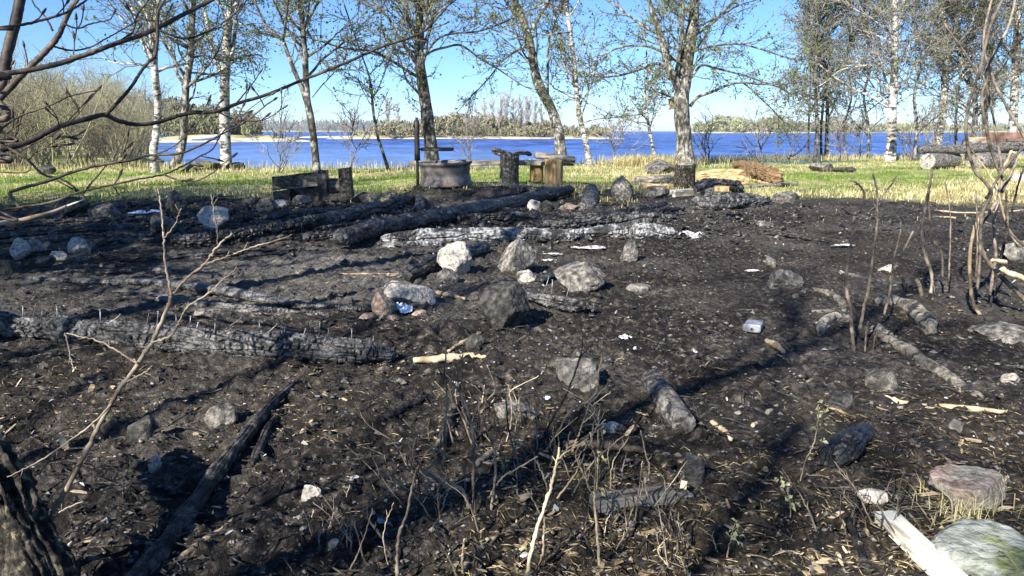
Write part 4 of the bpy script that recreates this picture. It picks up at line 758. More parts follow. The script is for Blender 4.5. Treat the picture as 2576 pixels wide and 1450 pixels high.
obj('body', (V, [np.stack([i + j, i + j2, i + 32 + j2, i + 32 + j], -1).reshape(-1, 4), np.arange(32)[None, ::-1], (np.arange(32) + 160)[None]]), MAT['tin'], can, c, False)
f = c + [0, 0, H / 2 + .002]; mb = MB(); tube(mb, np.array([f, f + np.array([0, -.006, 0]) @ R]), .0065, 20); sp = obj('spout', mb, MAT['tin'], can, f, False)
f2 = f + np.array([0, -.0066, 0]) @ R; mb = MB(); tube(mb, np.array([f2, f2 + np.array([0, -.0008, 0]) @ R]), .0036, 14); obj('opening', mb, MAT['black'], sp, f2, False)
# ------------------------------------------------------------------ trees
def grow(start, d, L, r, n, rng, up, wob):
    P = [start]; step = L / n
    for i in range(n):
        d = unit(d + rng.normal(0, wob, 3) + np.array([0, 0, up])); P.append(P[-1] + d * step)
    return np.array(P)
def side_dir(T, rng, ang):
    a = rng.normal(size=3); a = unit(a - T * (a @ T)); return T * math.cos(ang) + a * math.sin(ang)
def kids(P, R, rng, num, tmin, Lr, ang, up, wob, n, rr=.5, tmax=1.0):
    out = []; m = len(P)
    for _ in range(num):
        t = rng.uniform(tmin, tmax) * (m - 1); i = min(int(t), m - 2); f = t - i; p = P[i] * (1 - f) + P[i + 1] * f; T = unit(P[i + 1] - P[i])
        r = (R[i] * (1 - f) + R[i + 1] * f) * rr; L = rng.uniform(*Lr); out.append((grow(p, side_dir(T, rng, rng.uniform(*ang)), L, r, n, rng, up, wob), r))
    return out
def leaf_mesh(mb, C, size, rng, droop=.2):
    n = len(C); a = rng.normal(size=(n, 3)); a[:, 2] -= droop; a /= np.linalg.norm(a, axis=1)[:, None]; b = rng.normal(size=(n, 3)); b = np.cross(a, b); b /= np.linalg.norm(b, axis=1)[:, None] + 1e-9
    s = rng.uniform(*size, n)[:, None]; c = np.cross(a, b) * s * .18
    V = np.stack([C, C + a * s * .55 + b * s * .36 + c, C + a * s, C + a * s * .55 - b * s * .36 + c], 1).reshape(-1, 3); i = np.arange(n)[:, None] * 4
    mb.add(V, [np.concatenate([i + [0, 1, 2], i + [0, 2, 3]], 0)])
def tree(name, label, cat, px, wpx, seed, bark='bark', twig='twig', leaf='leaf', limbs=(), top=5.0, nauto=16, nb=7, nt=7, leaves=.75, lsize=(.03, .07), up=.06, spread=(.9, 1.9), group=None, k=14, tstart=.25, droop=0.0, sub=.5):
    rng = np.random.default_rng(seed); Y = CAM_H * FPX / (px[0][1] - 330.0) * (.978); base = at(px[0][0], px[0][1], Y); base[2] = float(terr(base[0], Y))
    P = [base - [0, 0, .08]] + [at(x, y, Y + .12 * math.sin(i * 2.1 + seed)) for i, (x, y) in enumerate(px[1:])]; P = np.array(P); u = psz(base)
    w = list(np.atleast_1d(wpx)) if np.ndim(wpx) else [wpx, wpx * .86, wpx * .74, wpx * .6]; d = unit(P[-1] - P[-2]); ext = []
    while (ext[-1] if ext else P[-1])[2] < top: d = unit(d + rng.normal(0, .12, 3) + [0, 0, .15]); ext.append((ext[-1] if ext else P[-1]) + d * .7)
    R = lerpn(np.array(w) * u / 2, len(P)); R[0] *= 1.3
    if ext: P = np.vstack([P, ext]); R = np.concatenate([R, np.linspace(R[-1] * .92, .012, len(ext))])
    n = max(24, len(P) * 5); Pc = catmull(P, n); Rc = np.interp(np.linspace(0, 1, n), np.linspace(0, 1, len(P)), R)
    T = MB(); th = np.arange(k) / k * 6.2832; zz = Pc[:, 2][:, None] * np.ones((1, k)); q = np.stack([np.cos(th)[None] * np.ones((n, 1)) * 2, np.sin(th)[None] * np.ones((n, 1)) * 2, zz * 4], -1).reshape(-1, 3)
    tube(T, Pc, Rc, k, True, fbm(q + seed, 3, seed).reshape(n, k) * Rc[:, None] * .12)
    L1 = []; m = len(Pc)
    for lp, lw in limbs:
        # start of a limb is a point on the trunk picture line; it wanders a little in depth
        off = rng.uniform(-.7, .7); lpw = [at(x, y, Y + off * (i / max(1, len(lp) - 1))) for i, (x, y) in enumerate(lp)]
        e = lpw[-1]; d = unit(lpw[-1] - lpw[-2]); r0 = lw * u / 2
        ex = list(grow(e, d, 1.4, 0, 4, rng, .05, .12)[1:]); Q = catmull(np.array(lpw + ex), 6 * len(lpw) + 12); RQ = np.linspace(r0, .008, len(Q))
        tube(T, Q, RQ, 9); L1.append((Q, RQ))
    for _ in range(nauto):
        t = rng.uniform(tstart, .82); i = int(t * (m - 2)); p = Pc[i]; d = side_dir(unit(Pc[i + 1] - Pc[i]), rng, rng.uniform(.7, 1.25)); L = rng.uniform(*spread) * (1.15 - .5 * t)
        r = min(Rc[i] * .5, .012 + .012 * L); Q = grow(p, d, L, r, 7, rng, up, .16); RQ = np.linspace(r, .006, len(Q)); tube(T, Q, RQ, 6); L1.append((Q, RQ))
    o = empty(name, base, label, cat, group); obj('trunk', T, MAT[bark], o, base)
    B = MB(); tips = []; L1.append((Pc[int(m * .4):], Rc[int(m * .4):]))
    for Q, RQ in L1:
        num = max(2, int(nb * np.linalg.norm(np.diff(Q, axis=0), axis=1).sum() / 1.4))
        for (b, r) in kids(Q, np.maximum(RQ, .007), rng, num, .15, (.35 * sub * 2, .8 * sub * 2), (.5, 1.1), up - droop * .5, .18, 5, .45):
            r = min(max(r, .007), .011); tube(B, b, np.linspace(r, .0045, 6), 4, False)
            for (c, r2) in kids(b, np.full(6, .004), rng, nt, .15, (.12 * sub * 2, .34 * sub * 2), (.4, 1.0), up * .5 - droop, .22, 2, .8):
                tube(B, c, [.005, .004, .003], 3, False); tips.append(c)
    if B.n: tag(obj('branches', B, MAT[twig], o, base), kind='stuff')
    if leaves and tips:
        tp = np.array(tips); sel = []
        for jj, pr in ((1, .6), (2, .95)):
            mk_ = rng.random(len(tp)) < pr * leaves; sel.append(tp[mk_, jj] + rng.normal(0, .012, (mk_.sum(), 3)))
            mk_ = rng.random(len(tp)) < pr * leaves * .7; sel.append(tp[mk_, jj] + rng.normal(0, .02, (mk_.sum(), 3)))
        LM = MB(); leaf_mesh(LM, np.vstack(sel), lsize, rng); tag(obj('leaves', LM, MAT[leaf], o, base, False), kind='stuff')
    return o
D = dict
tree('birch_tree', 'slim pale birch nearest the thicket', 'tree', [(392, 432), (386, 385), (394, 330), (398, 265), (390, 190), (388, 150), (393, 90), (396, 30), (396, 0)], [19, 18, 16, 13], 11, 'birch', limbs=[([(390, 165), (365, 115), (345, 95)], 7)], tstart=.35, leaves=.5)
tree('birch_tree', 'bent grey birch rising from the mossy boulders', 'tree', [(424, 420), (450, 392), (462, 340), (464, 290), (468, 215), (478, 150), (482, 80), (486, 0)], [22, 19, 17, 14], 12, 'greybark', limbs=[([(466, 214), (445, 185), (435, 130), (415, 105)], 9), ([(478, 150), (510, 140), (530, 145)], 4)], tstart=.35)
tree('birch_tree', 'white birch forking into three stems', 'tree', [(568, 412), (567, 370), (565, 300), (565, 220), (568, 170), (572, 100), (578, 40), (580, 0)], [27, 24, 21, 15], 13, 'birch', limbs=[([(564, 195), (550, 170), (535, 120), (520, 50), (512, 0)], 13), ([(570, 165), (585, 130), (592, 70), (598, 0)], 12)], tstart=.4, droop=.25)
tree('alder_tree', 'dark slender tree splitting into a narrow fork', 'tree', [(798, 436), (793, 385), (785, 320), (775, 265), (770, 215), (768, 150), (762, 80), (756, 0)], [18, 18, 16, 11], 14, 'bark', limbs=[([(778, 280), (760, 225), (745, 190), (725, 140), (712, 105), (690, 85), (670, 65)], 13), ([(712, 105), (718, 60), (722, 30)], 6), ([(786, 245), (810, 215), (820, 205)], 3)], tstart=.4, leaves=.6)
tree('alder_tree', 'thin leaning young tree over the water', 'tree', [(980, 424), (962, 380), (948, 335), (938, 270), (934, 220), (925, 180)], [8, 7, 6, 4], 15, 'bark', limbs=[([(937, 250), (955, 215), (965, 190)], 3), ([(935, 230), (905, 205), (890, 195)], 2.5)], top=2.6, nauto=8, spread=(.4, .8), nb=5)
tree('alder_tree', 'stout dark double trunked tree behind the grill post', 'tree', [(1090, 421), (1084, 370), (1077, 310), (1067, 240), (1060, 190), (1054, 140), (1056, 80), (1052, 0)], [33, 30, 25, 17], 16, 'bark', limbs=[([(1084, 400), (1070, 320), (1060, 250), (1052, 190)], 14), ([(1052, 195), (1020, 175), (980, 150), (940, 130), (900, 125)], 8), ([(1052, 165), (1030, 130), (1000, 90), (980, 50), (950, 20)], 9), ([(1058, 150), (1085, 130), (1120, 120), (1160, 115), (1210, 150)], 7), ([(1056, 130), (1080, 80), (1090, 40), (1100, 0)], 9), ([(1052, 110), (1030, 60), (1015, 0)], 10), ([(1055, 90), (1075, 40), (1085, 0)], 9), ([(1060, 150), (1100, 100), (1140, 85), (1200, 80), (1260, 60)], 6)], tstart=.3, nauto=14, nb=8)
tree('alder_tree', 'crooked leaning grey trunk behind the slab seat stool', 'tree', [(1412, 413), (1408, 350), (1398, 310), (1385, 270), (1365, 235), (1350, 200), (1343, 165), (1334, 115), (1322, 70), (1308, 30), (1292, 0)], [27, 24, 21, 17], 17, 'greybark', limbs=[([(1378, 250), (1378, 180), (1380, 110), (1395, 60), (1400, 30)], 7), ([(1338, 75), (1355, 45), (1375, 10), (1385, -15)], 10), ([(1340, 140), (1325, 120), (1305, 125), (1275, 145), (1258, 160)], 7), ([(1335, 110), (1300, 95), (1240, 75), (1195, 55)], 4), ([(1318, 60), (1290, 30), (1270, 0)], 8)], tstart=.35, nauto=12)
tree('birch_tree', 'slender white birch leaning out over the shore', 'tree', [(1486, 412), (1476, 370), (1464, 320), (1457, 285), (1452, 250), (1448, 190), (1440, 120), (1430, 50), (1425, 0)], [15, 13, 11, 8], 18, 'birch', limbs=[([(1460, 300), (1472, 265), (1480, 230)], 4), ([(1466, 310), (1500, 300), (1540, 297)], 3), ([(1450, 240), (1435, 180), (1415, 120), (1400, 60)], 5)], tstart=.3, nauto=16, leaves=.6)
tree('birch_tree', 'small thin white birch beside the pale boulder', 'tree', [(1655, 412), (1642, 370), (1634, 330), (1628, 290), (1622, 250), (1625, 210)], [10, 8, 6, 4], 19, 'birch', limbs=[([(1632, 320), (1590, 305), (1570, 300)], 2)], top=3.0, nauto=10, spread=(.5, .9), twig='palettwig', leaves=.5)
tree('alder_tree', 'big forked tree with mottled bark carrying a bird box', 'tree', [(1724, 416), (1722, 370), (1718, 310), (1714, 255), (1722, 200), (1730, 140), (1742, 80), (1748, 0)], [42, 38, 34, 22], 20, 'greybark', limbs=[([(1716, 240), (1700, 205), (1682, 170), (1672, 130), (1662, 90), (1645, 40), (1632, 0)], 24), ([(1736, 268), (1755, 245), (1790, 232), (1830, 215), (1868, 208)], 9), ([(1868, 208), (1890, 225), (1915, 250)], 4), ([(1682, 175), (1650, 160), (1610, 175), (1560, 190)], 8), ([(1672, 135), (1640, 120), (1600, 115), (1560, 120)], 6), ([(1740, 195), (1765, 165), (1800, 172), (1870, 190)], 7), ([(1745, 90), (1790, 60), (1830, 20), (1850, 0)], 9), ([(1662, 90), (1610, 60), (1570, 30), (1540, 10)], 7), ([(1735, 130), (1780, 120), (1850, 110), (1900, 120)], 6), ([(1700, 190), (1712, 120), (1718, 60), (1720, 0)], 10)], tstart=.3, nauto=18, nb=8, k=18, leaves=.95)
tree('birch_tree', 'tall white birch carrying the pale bird box', 'tree', [(2240, 402), (2243, 360), (2244, 300), (2246, 250), (2250, 190), (2250, 130), (2252, 80), (2250, 0)], [24, 20, 17, 13], 21, 'birch', limbs=[([(2246, 95), (2230, 75), (2215, 65)], 6), ([(2250, 100), (2262, 60), (2268, 40), (2275, 0)], 8), ([(2238, 275), (2200, 248), (2150, 225), (2120, 208)], 7), ([(2246, 180), (2200, 165), (2120, 175), (2080, 205)], 4)], tstart=.3, nauto=24, nb=9, leaf='leaf2', twig='palettwig', leaves=.42)
tree('birch_tree', 'pale birch leaning behind the hewn log', 'tree', [(2352, 398), (2360, 350), (2372, 290), (2376, 220), (2380, 150), (2376, 80), (2370, 0)], [20, 17, 16, 13], 22, 'birch', limbs=[([(2374, 240), (2350, 225), (2325, 215)], 4)], tstart=.25, nauto=24, nb=9, leaf='leaf2', twig='palettwig', leaves=.42)
tree('birch_tree', 'white birch beside the picture edge behind the steel trough', 'tree', [(2543, 398), (2548, 320), (2552, 240), (2556, 150), (2560, 60), (2558, 0)], [22, 19, 17, 14], 23, 'birch', limbs=[([(2552, 150), (2530, 120), (2515, 100)], 6)], tstart=.25, nauto=24, nb=9, leaf='leaf2', twig='palettwig', leaves=.42)
for x, y, w, sd, lab in ((2034, 396, 5, 31, 'first'), (2052, 400, 9, 32, 'second'), (2068, 398, 6, 33, 'third'), (2080, 396, 9, 34, 'fourth')):
    tree('alder_tree', 'thin dark alder stem, %s of four standing close together' % lab, 'tree', [(x, y), (x + (sd % 3 - 1) * 3, 340), (x + 2, 270), (x + (sd % 2) * 5, 190), (x + 3, 100), (x + (sd % 3) * 5 - 4, 0)], [w, w, w * .85, w * .6], sd, 'bark', tstart=.25, nauto=22, spread=(.7, 1.3), leaf='leaf2', twig='palettwig', leaves=.7, nb=10, group='thin dark alders by the shore')
for x, y, w, sd, lab in ((2130, 396, 5, 41, 'thin grey tree in the shore scrub left of the bird box birch'), (2185, 398, 6, 42, 'crooked grey tree close to the bird box birch'), (2300, 400, 7, 43, 'grey shore tree between the two tall birches'), (2440, 398, 12, 44, 'rough grey tree behind the log seat'), (2490, 398, 14, 45, 'thick grey tree behind the yellow billet'), (2410, 399, 6, 46, 'slim grey tree right of the leaning pale birch'), (2590, 398, 9, 47, 'grey tree just past the picture edge')):
    tree('willow_tree', lab, 'tree', [(x, y), (x + (sd % 5 - 2) * 6, 320), (x + (sd % 3 - 1) * 12, 240), (x + (sd % 4 - 1) * 9, 150), (x + (sd % 3 - 1) * 18, 60), (x + (sd % 5 - 2) * 12, 0)], [w, w, w * .8, w * .6], sd, 'greybark' if sd % 2 else 'bark', tstart=.12, nauto=22, spread=(.8, 1.7), leaf='leaf2', twig='palettwig' if sd % 2 else 'twig', leaves=.42, nb=10)
for x, y, sd, lab in ((1985, 402, 51, 'low bare shore shrub left of the dark alders'), (1780, 408, 52, 'sparse bare shrub right of the big forked tree'), (1540, 412, 53, 'sparse bare shrub between the white birches'), (1180, 420, 54, 'wispy bare shrub behind the wheel rim'), (880, 428, 55, 'wispy bare shrub on the bank left of the leaning young tree'), (700, 430, 56, 'sparse reedy shrub behind the burnt bench'), (2160, 398, 57, 'low tangled shrub below the bird box birch'), (2290, 400, 58, 'low tangled shrub right of the bird box birch'), (2110, 401, 71, 'bare shrub right of the dark alders'), (2330, 401, 73, 'bare shrub by the leaning pale birch'), (2460, 400, 75, 'bare shrub behind the hewn table'), (1910, 408, 77, 'bare shrub in the open right of the orange log')):
    tree('shrub', lab, 'shrub', [(x, y), (x + 4, y - 30), (x - 3, y - 60), (x + 5, y - 95)], [4, 3, 2, 1.5], sd, 'twig', tstart=.03, top=.8, nauto=11, spread=(.35, .8), leaf='leaf2', leaves=.3, nb=6, nt=4, twig='palettwig', up=.14, sub=.35, lsize=(.02, .04))

# trees standing beyond the picture edge, whose boughs shade the burnt ground
def edge_tree(label, x, y, h, r, seed, nauto=22, spread=(1.2, 2.2), tstart=.3, nb=4, lean=(0, 0), kl=1.0):
    rng = np.random.default_rng(seed); base = np.array([x, y, float(terr(x, y))]); P = [base - [0, 0, .1]]; d = unit(np.array([lean[0], lean[1], 1.0]))
    while P[-1][2] < h: d = unit(d + rng.normal(0, .08, 3) + [0, 0, .1]); P.append(P[-1] + d * .8)
    n = len(P) * 4; Pc = catmull(np.array(P), n); Rc = np.linspace(r, .02, n); T = MB(); tube(T, Pc, Rc, 12); B = MB(); tips = []
    for _ in range(nauto):
        t = rng.uniform(tstart, .95); i = int(t * (n - 2)); Q = grow(Pc[i], side_dir(unit(Pc[i + 1] - Pc[i]), rng, rng.uniform(.7, 1.2)), rng.uniform(*spread) * (1.2 - .6 * t), 0, 8, rng, .05, .15)
        RQ = np.linspace(min(Rc[i] * .5, .045), .01, 9); tube(T, Q, RQ, 7)
        for b, r_ in kids(Q, RQ, rng, nb, .2, (.6 * kl, 1.2 * kl), (.5, 1.1), .03, .18, 5, .5):
            tube(B, b, np.linspace(.009, .004, 6), 4, False)
            for c, _r2 in kids(b, np.full(6, .004), rng, 4, .2, (.2, .45), (.4, 1), 0, .2, 3, .8): tube(B, c, .004, 3, False); tips.append(c)
    o = empty('alder_tree', base, label, 'tree', 'trees just outside the picture'); obj('trunk', T, MAT['bark'], o, base); obj('branches', B, MAT['twig'], o, base)
    tp = np.array(tips); LM = MB(); leaf_mesh(LM, np.vstack([tp[:, 3], tp[:, 2], tp[:, 1]]), (.05, .12) if r > .07 else (.015, .03), rng); obj('leaves', LM, MAT['leaf'], o, base, False)
ET = [(-3.25, -2.2, 6, .06, 61, 12, 3), (-2.75, -3.1, 6, .035, 62, 9, 3), (-4.9, 1.3, 5.4, .13, 63, 36, 8), (-7.0, 2.2, 5.4, .15, 64, 36, 8), (-6.2, -1.0, 6, .10, 65, 18, 6), (-7.6, .2, 7, .15, 66, 32, 7), (-9.0, 3.6, 5.5, .15, 68, 32, 7), (-2.2, -1.5, 3.0, .026, 69, 10, 2), (-2.8, -1.0, 3.2, .03, 70, 10, 2), (-1.7, -2.0, 3.0, .02, 71, 8, 2), (-3.1, -.2, 3.0, .03, 72, 12, 2), (-1.2, -2.5, 3.2, .02, 73, 8, 2), (-.4, -3.4, 4.2, .03, 74, 14, 2), (.6, -3.1, 3.8, .026, 75, 12, 2), (1.5, -3.8, 4.4, .031, 76, 14, 2), (-1.6, -4.2, 4.6, .031, 77, 14, 2)]
for n_, (x, y, h, r, s, na, nb_) in enumerate(ET): edge_tree('shade tree standing outside the picture beside the clearing', x, y, h, r, s, na, (1.2, 2.2) if r > .031 else (.35, .8), nb=nb_, lean=(.05, .03) if r > .031 else (-.05, -.02), kl=1.0 if r > .031 else .35)

# ------------------------------------------------------------------ the near tree whose boughs hang across the picture
hang = empty('overhanging_tree', (-2.35, 1.9, float(terr(-2.35, 1.9))), 'near tree with long dark budding boughs reaching across the picture', 'tree')
HB = WLOC[hang.name]; rngh = np.random.default_rng(77); hub = np.array([-2.3, 2.0, 1.0])
mb = MB(); tube(mb, catmull(np.array([[-2.35, 1.9, -.1], [-2.32, 1.95, .5], hub, [-2.2, 2.1, 1.7], [-2.0, 2.2, 2.6]]), 30), np.linspace(.085, .04, 30), 14); obj('trunk', mb, MAT['branch'], hang, HB)
# (points, width at start, width at end, distance at start, distance at end)
BR = [([(-90, 330), (-20, 262), (5, 215), (20, 127), (38, 60), (50, 0), (62, -60)], 30, 24, 2.1, 2.2, 1),
      ([(-60, 195), (0, 187), (70, 178), (150, 160), (230, 133), (300, 107), (345, 92), (393, 73), (440, 48), (480, 27), (533, 0), (580, -30)], 15, 9, 1.9, 2.3, 1),
      ([(-60, 300), (0, 247), (57, 187), (95, 150), (130, 113), (150, 85), (160, 60), (180, 20), (200, -10)], 18, 11, 2.0, 2.1, 1),
      ([(-60, 72), (0, 70), (60, 62), (110, 50), (160, 35), (200, 13), (230, -10)], 9, 5, 1.8, 2.0, 1),
      ([(133, 117), (160, 124), (190, 127), (233, 117), (262, 100), (287, 87), (333, 60)], 5, 3, 2.05, 2.2, 0),
      ([(-60, 398), (0, 380), (73, 357), (147, 320), (217, 300), (263, 290), (297, 304), (340, 313), (397, 308), (467, 287), (550, 280), (600, 260), (667, 240), (750, 207), (859, 163), (955, 120), (1019, 100), (1065, 80), (1099, 47), (1139, 0), (1160, -30)], 15, 4, 1.8, 2.9, 1),
      ([(267, 290), (290, 265), (313, 240), (335, 212), (353, 183), (375, 155), (390, 140), (396, 90), (397, 33), (410, 8), (425, -20)], 9, 6, 1.98, 2.1, 0),
      ([(-30, 430), (57, 377), (140, 333), (180, 295), (222, 250)], 4, 2, 1.8, 1.9, 0),
      ([(-40, 350), (0, 327), (50, 293), (100, 275), (140, 260), (173, 243), (230, 230)], 6, 3, 1.7, 1.8, 0),
      ([(-40, 512), (27, 483), (117, 457), (193, 430), (267, 413), (333, 403), (373, 392), (450, 387), (517, 360), (567, 333), (617, 307), (667, 267), (687, 253)], 10, 3, 1.7, 2.0, 1),
      ([(-40, 345), (0, 360), (30, 377), (70, 403), (110, 440), (153, 450), (185, 470), (205, 490)], 7, 5, 1.75, 1.8, 0),
      ([(205, 492), (235, 455), (270, 415), (300, 395), (322, 372)], 5, 2, 1.8, 1.85, 0),
      ([(-40, 536), (0, 529), (65, 520), (130, 509), (197, 485), (250, 472), (300, 462), (355, 450), (410, 440), (460, 418), (500, 395), (533, 377), (560, 333), (593, 300), (610, 270)], 7, 2.5, 1.6, 1.95, 1),
      ([(383, 393), (433, 370), (480, 333), (507, 293), (523, 257)], 4, 2, 1.83, 1.85, 0),
      ([(550, 283), (583, 298), (620, 305), (660, 303), (690, 288), (712, 273)], 4, 2, 2.25, 2.3, 0),
      ([(593, 263), (617, 233), (640, 205), (653, 185)], 4, 2, 2.3, 2.3, 0),
      ([(413, 440), (447, 453), (493, 455), (533, 437), (555, 418), (582, 397)], 5, 2, 1.75, 1.8, 0),
      ([(397, 75), (440, 92), (475, 97), (520, 80), (570, 50), (605, 15), (620, -20)], 6, 3, 2.2, 2.3, 0),
      ([(325, 95), (338, 70), (345, 40), (370, 5)], 6, 4, 2.15, 2.2, 0),
      ([(133, 78), (115, 45), (85, 10), (75, -20)], 5, 3, 2.0, 2.0, 0),
      ([(160, 60), (195, 72), (230, 60), (275, 50), (285, 35)], 5, 2.5, 2.05, 2.1, 0),
      ([(165, 315), (195, 290), (225, 250)], 2.5, 1.5, 1.95, 1.95, 0), ([(150, 318), (140, 290), (125, 271)], 3, 2, 1.93, 1.9, 0),
      ([(120, 342), (160, 345), (190, 343), (200, 337)], 4, 2.5, 1.85, 1.85, 0), ([(72, 403), (90, 385), (125, 365), (138, 352)], 3.5, 2, 1.75, 1.75, 0),
      ([(0, 360), (20, 335), (42, 318)], 3.5, 2, 1.75, 1.7, 0), ([(30, 360), (38, 340), (42, 315)], 2.5, 1.5, 1.8, 1.8, 0),
      ([(600, 262), (617, 250), (620, 225)], 2.5, 3, 2.3, 2.3, 0), ([(560, 333), (600, 300), (640, 265), (680, 240)], 3, 1.5, 1.95, 2.0, 0),
      ([(185, 138), (187, 115), (186, 98)], 4, 2.5, 2.0, 2.0, 0), ([(955, 120), (958, 60), (960, 0)], 3, 2.5, 2.75, 2.75, 0), ([(1065, 80), (1095, 70), (1115, 62)], 3.5, 2, 2.85, 2.85, 0), ([(985, 108), (1030, 100), (1060, 103)], 3, 2, 2.8, 2.8, 0)]
buds = []
for pts, w0, w1, d0, d1, main in BR:
    Yv = np.linspace(d0, d1, len(pts)); P = [at(x, y, yy) for (x, y), yy in zip(pts, Yv)]
    if pts[0][0] <= -30: P = [hub + rngh.normal(0, .04, 3) + [0, 0, (P[0][2] - hub[2]) * .5]] + P
    n = 8 * len(P); Pc = catmull(np.array(P), n); wd = np.linspace(w0, w1, n); Rc = np.array([w * psz(p) / 2 for w, p in zip(wd, Pc)]) * (1 + .06 * vn(np.arange(n)[:, None] * [.8, 0, 0] + w0, 3))
    mb = MB(); tube(mb, Pc + rngh.normal(0, .0004, Pc.shape), Rc, 10); br = obj('bough', mb, MAT['branch'], hang, P[1] if len(P) > 1 else P[0])
    # side spurs with buds
    for t in rngh.uniform(.15, .98, 4 if main else 1):
        i = min(int(t * (n - 2)), n - 2); T = unit(Pc[i + 1] - Pc[i]); d = side_dir(T, rngh, rngh.uniform(.5, 1.0)); d[1] *= .4; L = rngh.uniform(.015, .06); Q = grow(Pc[i], unit(d), L, 0, 3, rngh, .15, .2); buds.append((Q, br))
    buds.append((np.array([Pc[-2], Pc[-1], Pc[-1] + unit(Pc[-1] - Pc[-2]) * .004]), br))
for Q, br in buds:
    mb = MB(); tube(mb, Q, .0017, 5); d = unit(Q[-1] - Q[-2]); e = Q[-1]
    tube(mb, np.array([e - d * .004, e + d * .003, e + d * .010, e + d * .016]), [.0016, .0034, .0028, .0008], 7); obj('bud', mb, MAT['branch'], br, e)
# broken pale bough
P = np.array([at(x, y, yy) for x, y, yy in ((-60, 575, 1.7), (0, 562, 1.75), (45, 556, 1.8), (93, 545, 1.82), (130, 535, 1.85), (167, 520, 1.88))]); mb = MB(); n = 40; Pc = catmull(P, n); tube(mb, Pc, np.array([9.0, 10, 9.5, 11, 9, 8]) * psz(P[2]) / 2 * 1.1, 12)
bb_ = obj('broken_bough', mb, MAT['sapling'], hang, P[1]); a, b = at(163, 521, 1.88), at(219, 499, 1.9); mb = MB(); tube(mb, np.array([a, (a * 2 + b) / 3, b]), [.0042, .0045, .0008], 7, flat=.5); obj('splinter', mb, MAT['palewood'], bb_, a)

# burnt trunk in the corner
tk = empty('scorched_tree', (-.85, 1.15, float(terr(-.85, 1.15))), 'leaning scorched tree trunk in the picture corner', 'tree trunk')
P = np.array([[-.685, .98, -.08], [-.705, 1.0, .05], at(48, 1340, 1.05), at(-10, 1210, 1.08), at(-130, 1090, 1.12), at(-400, 940, 1.2)]); R = np.array([.062, .05, .044, .042, .04, .038]); Pc = catmull(P, 150); n, k = 150, 110
th = np.arange(k) / k * 6.2832; s = np.linspace(0, 1, n); q = np.stack([np.cos(th)[None] * 5.5 * np.ones((n, 1)), np.sin(th)[None] * 5.5 * np.ones((n, 1)), s[:, None] * 16 * np.ones((1, k))], -1).reshape(-1, 3)
dd = fbm(q * .5, 3, 3).reshape(n, k) * .009 - np.abs(fbm(q * [1.2, 1.2, .5], 4, 9)).reshape(n, k) * .016 + fbm(q * 3, 2, 5).reshape(n, k) * .003
mb = MB(); tube(mb, Pc, R, k, True, dd); obj('trunk', mb, MAT['bark2'] if 'bark2' in MAT else MAT['darkstick'], tk, P[0])
mb = MB(); Q = np.array([at(8, 1480, 1.02), at(6, 1380, 1.03), at(-2, 1300, 1.06)]); tube(mb, catmull(Q, 20), .009, 10, flat=.6); obj('splinter', mb, MAT['palewood'], tk, Q[0])

# ------------------------------------------------------------------ saplings and burnt shrubs
def shrub(name, label, cat, stems, mat, seed, base_px, jit=.02, lean=0.0):
    rng = np.random.default_rng(seed); base = G(*base_px); o = empty(name, base, label, cat)
    for pts, w0, w1, *m in stems:
        b = G(*pts[0]) if pts[0][1] > base_px[1] - 90 else None; Y = (b[1] if b is not None and abs(b[1] - base[1]) < .35 else base[1]) + rng.uniform(-jit, jit); n = max(14, 7 * len(pts)); off = rng.uniform(-.06, .06) + lean
        P = np.array([at(x, y, Y + off * (i / max(1, len(pts) - 1))) for i, (x, y) in enumerate(pts)]); 
        if b is not None: P[0][2] -= .015
        Pc = catmull(P, n); u = psz(P[0]); Rc = np.linspace(w0, w1, n) * u / 2 * .86 * (1 + .1 * rng.normal(size=n) + .22 * (rng.random(n) < .12)); mb = MB(); tube(mb, Pc + rng.normal(0, .0006, Pc.shape), Rc, 8)
        for t in rng.uniform(.3, .95, 2):
            i = int(t * (n - 2)); d = side_dir(unit(Pc[i + 1] - Pc[i]), rng, .8); tube(mb, np.array([Pc[i], Pc[i] + d * .008, Pc[i] + d * .014]), [Rc[i] * .7, Rc[i] * .6, Rc[i] * .2], 5)
        obj('stem', mb, MAT[m[0] if m else mat], o, P[0])
    return o
shrub('sapling', 'thin forked tan sapling rising before the nail studded log', 'sapling', [
    ([(70, 1500), (95, 1420), (130, 1300), (195, 1180), (255, 1060), (295, 990), (345, 918), (383, 860), (415, 790), (432, 745)], 15, 10),
    ([(432, 745), (424, 710), (415, 650), (412, 600), (408, 540), (403, 510), (397, 475)], 8, 4), ([(432, 745), (470, 700), (515, 665), (548, 620), (583, 588)], 8, 5),
    ([(548, 622), (546, 575), (538, 530), (530, 490)], 4, 3), ([(520, 663), (560, 650), (600, 635), (660, 615), (735, 592)], 6, 3), ([(383, 862), (425, 848), (440, 832), (455, 800), (475, 770), (530, 735), (560, 705), (597, 675)], 7, 4),
    ([(345, 916), (300, 885), (240, 855), (205, 848), (168, 838)], 6, 3), ([(165, 838), (172, 870), (178, 905), (186, 930)], 5, 3), ([(280, 1015), (240, 1060), (180, 1105), (100, 1160), (20, 1200)], 6, 3),
    ([(318, 960), (350, 945), (375, 930), (383, 920)], 4, 3), ([(412, 600), (430, 580), (445, 555), (455, 525)], 5, 3), ([(110, 1345), (150, 1290), (210, 1260)], 5, 3), ([(20, 1480), (15, 1340), (8, 1180), (-5, 1060)], 9, 6)], 'sapling', 401, (60, 1500))
def B2(l): return [(858.7 + x * .3767, 903.5 + y * .3767) for x, y in l]
def C6(l): return [(1717.4 + x / 3, 442 + y / 3) for x, y in l]
def C3(l): return [(1717.4 + x / 3, y / 3) for x, y in l]
